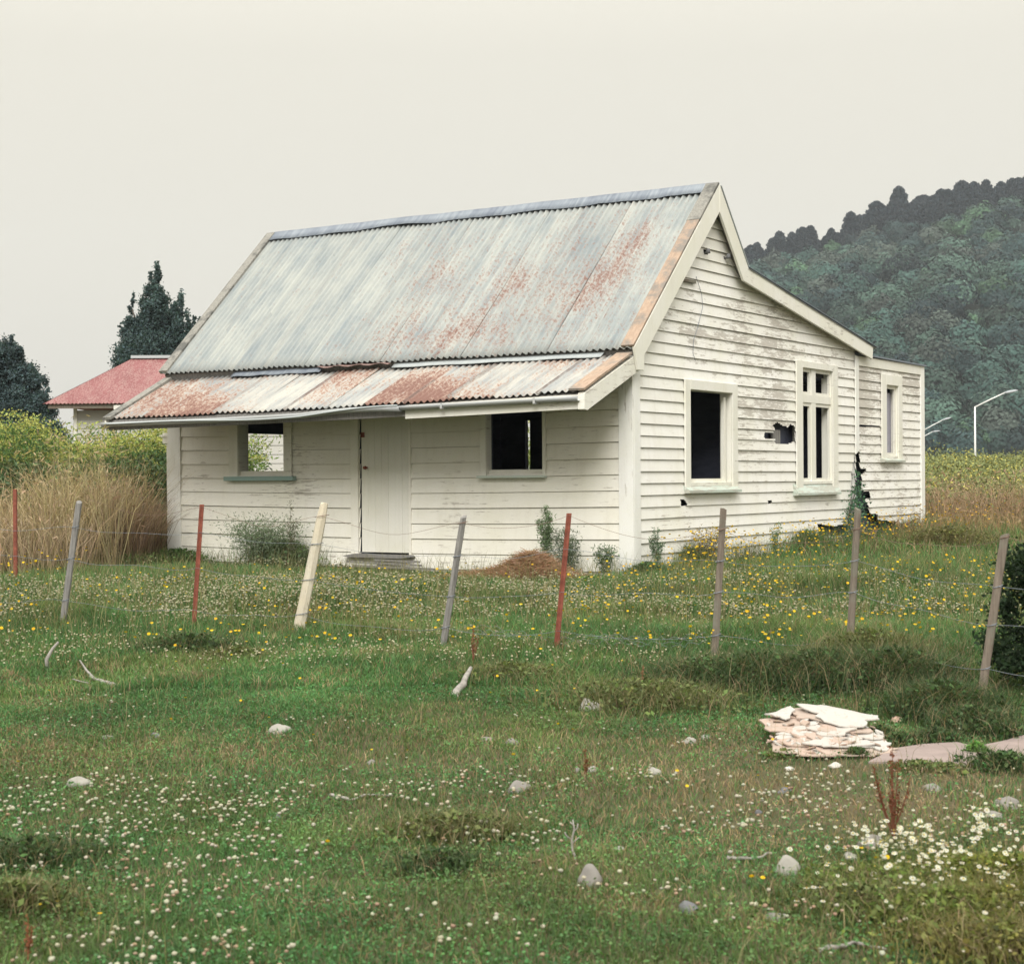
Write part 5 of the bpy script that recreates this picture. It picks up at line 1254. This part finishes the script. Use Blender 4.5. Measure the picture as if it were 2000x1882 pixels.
# dark undergrowth behind them
ug = Acc(); x, y = scatter(44000, -14, -4.8, 25.6, 33); k = dist_wall(x, y) > .3; x, y = x[k], y[k]; n = len(x)
ug.cards(np.stack([x, y, T(x, y) + RNG.random(n) ** .7 * (1.3 + .5 * field(x, y, 1., 3.))], 1), rnd(n, .02, .05), jit((.055, .095, .042), n, .5), asp=2.6)
tag(ug.build('undergrowth', FARLEAF), 'dark green undergrowth between the cottage and the red-roofed shed', kind='stuff')
# weeds field at the right
wf = Acc()
x = rnd(420000, 6.5, 60); y = 30 + 62 * RNG.random(420000) ** 1.35; k = (x < 4 + y * .42) & (dist_wall(x, y) > .5) & (x > y * .2); x, y = x[k], y[k]; n = len(x)
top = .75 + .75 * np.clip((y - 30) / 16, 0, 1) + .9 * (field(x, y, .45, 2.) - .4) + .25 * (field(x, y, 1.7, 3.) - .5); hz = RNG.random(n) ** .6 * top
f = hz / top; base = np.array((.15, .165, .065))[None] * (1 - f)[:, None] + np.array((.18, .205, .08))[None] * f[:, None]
isy = (RNG.random(n) < .16 * (f > .5)); red = (RNG.random(n) < .22 * (field(x, y, .35, 6.) > .55) * (y < 34)); base = np.where(red[:, None], np.array((.28, .19, .12))[None], base); base = np.where(isy[:, None], np.array((.40, .36, .09))[None], base)
wf.cards(np.stack([x, y, T(x, y) + hz], 1), rnd(n, .013, .030) * (.6 + y / 45), base * (1 + RNG.uniform(-.35, .35, (n, 1))), asp=2.2)
tag(wf.build('weed_field', FARLEAF), 'field of tall yellow-flowering weeds beyond the lean-to', kind='stuff')

# ------------------------------------------------------------------ shrub at the right edge
def tree(name, base, lobes, n, size, col, lab, cat='tree', trunk_h=1., trunk_r=.1, group=None, asp=1.8, mat=LEAF, v=.4, dark=.45, limbs=8):
    """lobes: (dx,dy,z,rx,rz); leaves on and inside the lobes, grouped in clumps"""
    root = empty(name, tuple(base)); e = MB(); zt = max(l[2] for l in lobes)
    e.tube([(0, 0, -.2), (0.02 * zt, 0, trunk_h * .5), (0, .01 * zt, trunk_h), (0, 0, zt * .8)], [trunk_r * 1.2, trunk_r, trunk_r * .8, trunk_r * .25], 8)
    for l in lobes[:limbs]: e.tube([(0, 0, min(trunk_h, l[2] * .7)), (l[0] * .5, l[1] * .5, l[2] * .85), (l[0], l[1], l[2])], [trunk_r * .5, trunk_r * .3, trunk_r * .1], 6)
    e.build('trunk', BARK, root, smooth=True)
    ac = Acc(); vol = np.array([l[3] ** 2 * l[4] for l in lobes]); vol = vol / vol.sum(); rg = np.random.default_rng(n)
    for l, vf in zip(lobes, vol):
        m = int(n * vf); nc = max(6, m // 110); u = rg.normal(size=(nc, 3)); u /= np.linalg.norm(u, axis=1)[:, None]; rr = rg.uniform(.62, 1.04, (nc, 1)); cc = u * rr
        ctone = 1 + rg.uniform(-dark, dark, nc)
        k = rg.integers(0, nc, m); P = cc[k] + rg.normal(0, .13, (m, 3)); P = P * np.array([l[3], l[3], l[4]]) + np.array([l[0], l[1], l[2]])
        c = jit(col, m, v * .5) * ctone[k][:, None]; ac.cards(P, rnd(m, size * .6, size * 1.3), c, asp=asp)
    ac.build('crown', mat, root); return tag(root, lab, cat, group)
q_ = at_depth(2010, 1300, 11.3)
tree('dark_shrub', gpt(q_[0] + .12, q_[1]), [(0, 0, .55, .34, .5), (.1, .1, .95, .30, .32), (-.12, -.05, .35, .30, .32), (.3, 0, .6, .4, .5)], 15000, .022, (.024, .042, .020), 'very dark green shrub cut off by the right edge of the picture', 'shrub', .5, .03)

# trees at the left
DG = (.068, .105, .105)
q_ = at_depth(297, 900, 70.); s = 70. / F
def L(px, py, rx, rz, dy=0): return ((px - 297) * s, dy, (934 - py) * s + EYE - .6, rx * s, rz * s)
conifer = [L(302, 555, 16, 42), L(303, 600, 30, 45), L(300, 650, 44, 42, .3), L(290, 700, 58, 55), L(305, 760, 68, 60), L(345, 610, 16, 50, .4), L(358, 650, 22, 45, -.2), L(345, 690, 34, 45), L(258, 600, 8, 32, .2), L(262, 650, 22, 35), L(252, 690, 24, 30), L(243, 632, 12, 6), L(248, 665, 14, 6), L(388, 632, 12, 16), L(383, 655, 20, 22), L(362, 720, 32, 50), L(290, 820, 70, 60)]
tree('conifer_tree', gpt(q_[0], q_[1]), conifer, 190000, .065, DG, 'tall dark cypress with several pointed tips behind the red-roofed shed', 'tree', 2.5, .28, asp=2.2, dark=.35, limbs=10)
q_ = at_depth(30, 900, 52.); s = 52. / F
def L(px, py, rx, rz, dy=0): return ((px - 30) * s, dy, (934 - py) * s + EYE - .6, rx * s, rz * s)
lt = [L(22, 690, 22, 42), L(5, 700, 34, 40), L(30, 735, 40, 45, .2), L(65, 750, 26, 42), L(75, 790, 32, 32), L(98, 775, 12, 22), L(30, 800, 60, 50), L(-30, 720, 45, 70), L(-50, 800, 60, 60), L(50, 850, 70, 50), L(26, 662, 9, 14)]
tree('broadleaf_tree', gpt(q_[0], q_[1]), lt, 160000, .052, (.07, .105, .11), 'dark rounded tree at the left edge of the picture', 'tree', 1.5, .22, asp=1.6, dark=.4)

# red-roofed shed
Ys = 38.; s = Ys / F
shed = empty('red_roofed_shed', tuple(gpt(at_depth(137, 900, Ys)[0], Ys + .35))); b0 = np.array(shed.location)
tag(shed, 'pale weatherboard shed with a faded red corrugated roof behind the cottage', 'shed')
def S(px, py, Yd): v = at_depth(px, py, Yd) - b0; return v
z_e = S(90, 789, Ys)[2]; xe = S(88, 789, Ys)[0]; zr = S(262, 698, Ys + 2.0)[2]; xr = S(262, 698, Ys + 2.)[0]; xr2 = 5.6; xe2 = 7.6
y_e = -.55; y_r = 1.65
def sheet_shed():
    V_, F_, C_, U_ = [], [], [], []; n = 420; rows = 6
    for j in range(rows + 1):
        t = j / rows
        for i in range(n + 1):
            x0 = xe + (xr - xe) * t; x1 = xe2 + (xr2 - xe2) * t; x = x0 + (x1 - x0) * i / n
            V_.append((x, y_e + (y_r - y_e) * t, z_e + (zr - z_e) * t + .012 * math.sin(2 * math.pi * x / .09))); C_.append((.3, .25, 0)); U_.append((x, t * 2.5))
    for j in range(rows):
        for i in range(n): a = j * (n + 1) + i; F_.append((a, a + 1, a + n + 2, a + n + 1))
    return npmesh('roof', np.array(V_), [np.array(F_)], ROOFR, shed, np.array(C_), np.array(U_), smooth=True)
rf = sheet_shed()
e = MB(); e.add([(xe, y_e, z_e), (xr, y_r, zr), (xr, y_r + .01, zr), (xe, 2 * y_r - y_e, z_e)], [(0, 1, 2, 3)], (.3, .3, 0)); e.add([(xe, 2 * y_r - y_e, z_e), (xe2, 2 * y_r - y_e, z_e), (xr2, y_r, zr), (xr, y_r, zr)], [(0, 1, 2, 3)], (.3, .3, 0)); e.add([(xe2, y_e, z_e), (xe2, 2 * y_r - y_e, z_e), (xr2, y_r, zr)], [(0, 1, 2)], (.3, .3, 0)); e.build('rear_roof', ROOFR, shed)
e = MB(); e.box(xr - .05, xr2, y_r - .14, y_r + .14, zr - .03, zr + .04); e.build('ridge_cap', FLASHP, shed)
board_wall('wall', SHEDP, lambda a, o, z: (a, o * -1, z), 0., .21, -.1, z_e - .03, lambda z: (.0, 7.1), [], parent=shed, seed=31)
board_wall('side_wall', SHEDP, lambda a, o, z: (-o, a, z), 0., .21, -.1, z_e - .03, lambda z: (.0, 3.2), [], parent=shed, seed=32)
e = MB(); e.box(.0, .08, -.04, .0, -.1, z_e - .02); e.build('corner_board', TRIM, shed)
e = MB(); e.box(xe + .1, xe2, y_e + .08, y_e + .11, z_e - .11, z_e - .02); e.build('fascia', BROWNWOOD, shed)
e = MB(); e.box(1.05, 1.25, -.5, -.1, z_e - .14, z_e - .04); e.build('rafter_end', TRIM, shed)

# ------------------------------------------------------------------ hill, forest, pines
def ridge(x): return np.interp(x, [-2000, 30, 50, 65, 78, 88, 100, 116, 135, 154, 174, 193, 250, 320, 600], [0, 0, 18, 46, 69, 78, 83, 87, 92.5, 96, 101, 106, 115, 118, 100])
def hillz(x, y):
    t = np.clip((y - 385) / 235, 0, 1); prof = np.where(y < 620, t ** .85, np.clip(1 - (y - 620) / 700, 0, 1) ** 1.0)
    fold = 5 * np.sin(x * .045 + y * .012) * np.sin(y * .02 + 1) + 2.5 * np.sin(x * .11 + 2) * np.sin(y * .06)
    return .4 + ridge(x * 620 / np.maximum(y, 385) * np.where(y < 620, 1, y / 620)) * prof + fold * np.clip(prof, 0, 1) * (1 - prof) * 2.2 - 1.2
hx = np.linspace(-40, 480, 90); hy = np.linspace(375, 1000, 90); X, Y = np.meshgrid(hx, hy)
hill = npmesh('hill', np.stack([X, Y, hillz(X, Y)], -1).reshape(-1, 3), [grid_faces(90, 90)], m_simple('hill_ground', (.022, .033, .02), 1, 0, .4, .1), smooth=True); tag(hill, 'steep hillside rising behind the cottage at the right', kind='structure')
fo = Acc()
n = 1150; y = 388 + 216 * RNG.random(n); x = rnd(n, 20, 270) * (y / 620); zz_ = hillz(x, y); k = zz_ > 1.; x, y, zz_ = x[k], y[k], zz_[k]; n = len(x)
k = ((x / y) < .345); x, y, zz_ = x[k], y[k], zz_[k]; n = len(x)
R = rnd(n, 3.4, 7.0) * (.8 + .4 * RNG.random(n)) * np.clip((640 - y) / 60, .55, 1); per = 620
pal = np.array([(.032, .068, .056), (.048, .088, .066), (.022, .046, .044), (.050, .066, .054), (.056, .112, .062), (.012, .026, .028)])
tone = pal[RNG.choice(6, n, p=[.3, .2, .2, .12, .08, .10])] * (1 + RNG.uniform(-.45, .45, (n, 1))) * (.8 + .5 * field(x, y, .05, 2.))[:, None]
u = RNG.normal(size=(n, per, 3)); u /= np.linalg.norm(u, axis=2)[..., None]; u[..., 2] = np.abs(u[..., 2]) * 1.0 - .25 * RNG.random((n, per)); u[..., 1] = -np.abs(u[..., 1]) * .9 + .25 * RNG.random((n, per))
P = np.stack([x, y, zz_ + R * .55], 1)[:, None] + u * R[:, None, None] * np.array([1, 1, 1.05]) * (RNG.uniform(.90, 1.04, (n, per, 1)) * (1 + .16 * np.sin(u[..., :1] * 5 + R[:, None, None] * 7) * np.sin(u[..., 2:] * 5)))
cc = np.repeat(tone, per, 0) * (1 + RNG.uniform(-.13, .13, (n * per, 1)))
V_, q_, C_ = cards_n(P.reshape(-1, 3), rnd(n * per, .5, 1.1), cc, u.reshape(-1, 3), 1.3, .22); fo.add(V_, q_, None, C_)
tag(fo.build('hillside_forest', FARLEAF), 'dense grey-green bush covering the hillside', kind='stuff')
# pines on the skyline
def pine_mesh(seed, h, r):
    ac = Acc(); rg = np.random.default_rng(seed); m = 2200; t = rg.random(m) ** .8; rad = r * np.sqrt(np.clip(1 - t ** 2.6, 0, 1)) * (.72 + .28 * np.abs(np.sin(t * 17 + seed))) + .1; a = rg.uniform(0, 6.28, m); q_ = rg.uniform(.5, 1, m)
    P = np.stack([rad * q_ * np.cos(a), rad * q_ * np.sin(a), .8 + t * (h - .8)], 1); ac.cards(P, rg.uniform(.4, .9, m), jit((.020, .033, .042), m, .3), asp=1.8); return ac
kinds = []
for i, (h, r) in enumerate(((12., 5.), (10.5, 5.2), (13.5, 4.6), (10., 5.4))):
    root = empty('pine_tree', (0, 0, 0)); c_o = pine_mesh(40 + i, h, r).build('crown', FARLEAF, root); e = MB(); e.tube([(0, 0, -1), (0, 0, h * .9)], [.22, .05], 6); t_o = e.build('trunk', BARK, root); kinds.append((root, c_o, t_o))
rg = random.Random(9); spots = []
px = 1462.
while px < 2030: spots.append((px + rg.uniform(-3, 3), 0)); px += rg.uniform(8, 13)
for px in range(1466, 2030, 11): spots.append((px + rg.uniform(-5, 5), 1))
for i, (px, row) in enumerate(spots):
    Yp = 622 + rg.uniform(-3, 6) - 9 * row; xw = (px - CX) / F * Yp; src = kinds[rg.randrange(4)] if i > 3 else kinds[i]
    if i > 3:
        root = src[0].copy(); COL.objects.link(root)
        for ch in src[1:]: c2 = ch.copy(); COL.objects.link(c2); c2.parent = root
    else: root = src[0]
    sc = .95 * rg.uniform(.6, .95) * (1.2 if 1700 < px < 1900 else .95) * (.75 if 1600 < px < 1660 else 1)
    root.location = (xw, Yp, float(hillz(np.array(xw), np.array(Yp)))); root.scale = (sc, sc, sc * rg.uniform(.9, 1.2)); root.rotation_euler = (0, 0, rg.uniform(0, 6))
    tag(root, 'dark pine tree in the row along the top of the hill', 'pine tree', 'pine trees on the hilltop')

# street lamps
def lamp(Yd, px, top_px, tip1, tip2, lab):
    b = at_depth(px, 934, Yd); gz = .6; t = at_depth(px, top_px, Yd); root = empty('street_lamp', (b[0], Yd, gz)); s = Yd / F
    r = .10; hh = t[2] - gz; e = MB(); e.tube([(0, 0, -.2), (0, 0, hh)], [r * 1.3, r * .85], 10); e.build('pole', POLE, root, smooth=True)
    v1 = at_depth(*tip1, Yd); v2 = at_depth(*tip2, Yd); a1 = (v1[0] - b[0], 0, v1[2] - gz); a2 = (v2[0] - b[0], 0, v2[2] - gz)
    e = MB(); e.tube([(0, 0, hh - .05), tuple(np.array(a1) * .5 + np.array((0, 0, hh)) * .5), a1], [r * .8, r * .7, r * .6], 8); e.build('arm', POLE, root, smooth=True)
    e = MB(); e.tube([a1, tuple(np.array(a1) * .6 + np.array(a2) * .4), tuple(np.array(a1) * .2 + np.array(a2) * .8), a2], [r * .9, r * 1.5, r * 1.2, r * .4], 8); e.build('lamp_head', LAMPG, root, smooth=True)
    return tag(root, lab, 'street lamp', 'street lamps')
lamp(182, 1905, 794, (1962, 767), (1988, 762), 'nearest white street lamp with its whole pole in view')
lamp(268, 1800, 842, (1841, 820), (1858, 815), 'street lamp whose arm pokes out above the lower one beside the lean-to')
lamp(337, 1790, 860, (1821, 843), (1836, 841), 'farthest street lamp, its arm lowest beside the lean-to')
# ------------------------------------------------------------------ haze
HAZE = True
if HAZE:
    e = MB(); e.box(-660, 660, -30, 1060, -3, 160); hz_ = e.build('haze', FARLEAF, None); hz_.data.materials.clear()
    m = bpy.data.materials.new('haze_air'); m.use_nodes = True; nt = m.node_tree; nt.nodes.clear(); o_ = nt.nodes.new('ShaderNodeOutputMaterial'); v = nt.nodes.new('ShaderNodeVolumePrincipled')
    v.inputs['Density'].default_value = .00022; v.inputs['Color'].default_value = (.90, .95, 1., 1); v.inputs['Anisotropy'].default_value = .2
    nt.links.new(v.outputs[0], o_.inputs['Volume']); hz_.data.materials.append(m); tag(hz_, 'pale distant haze', kind='stuff')
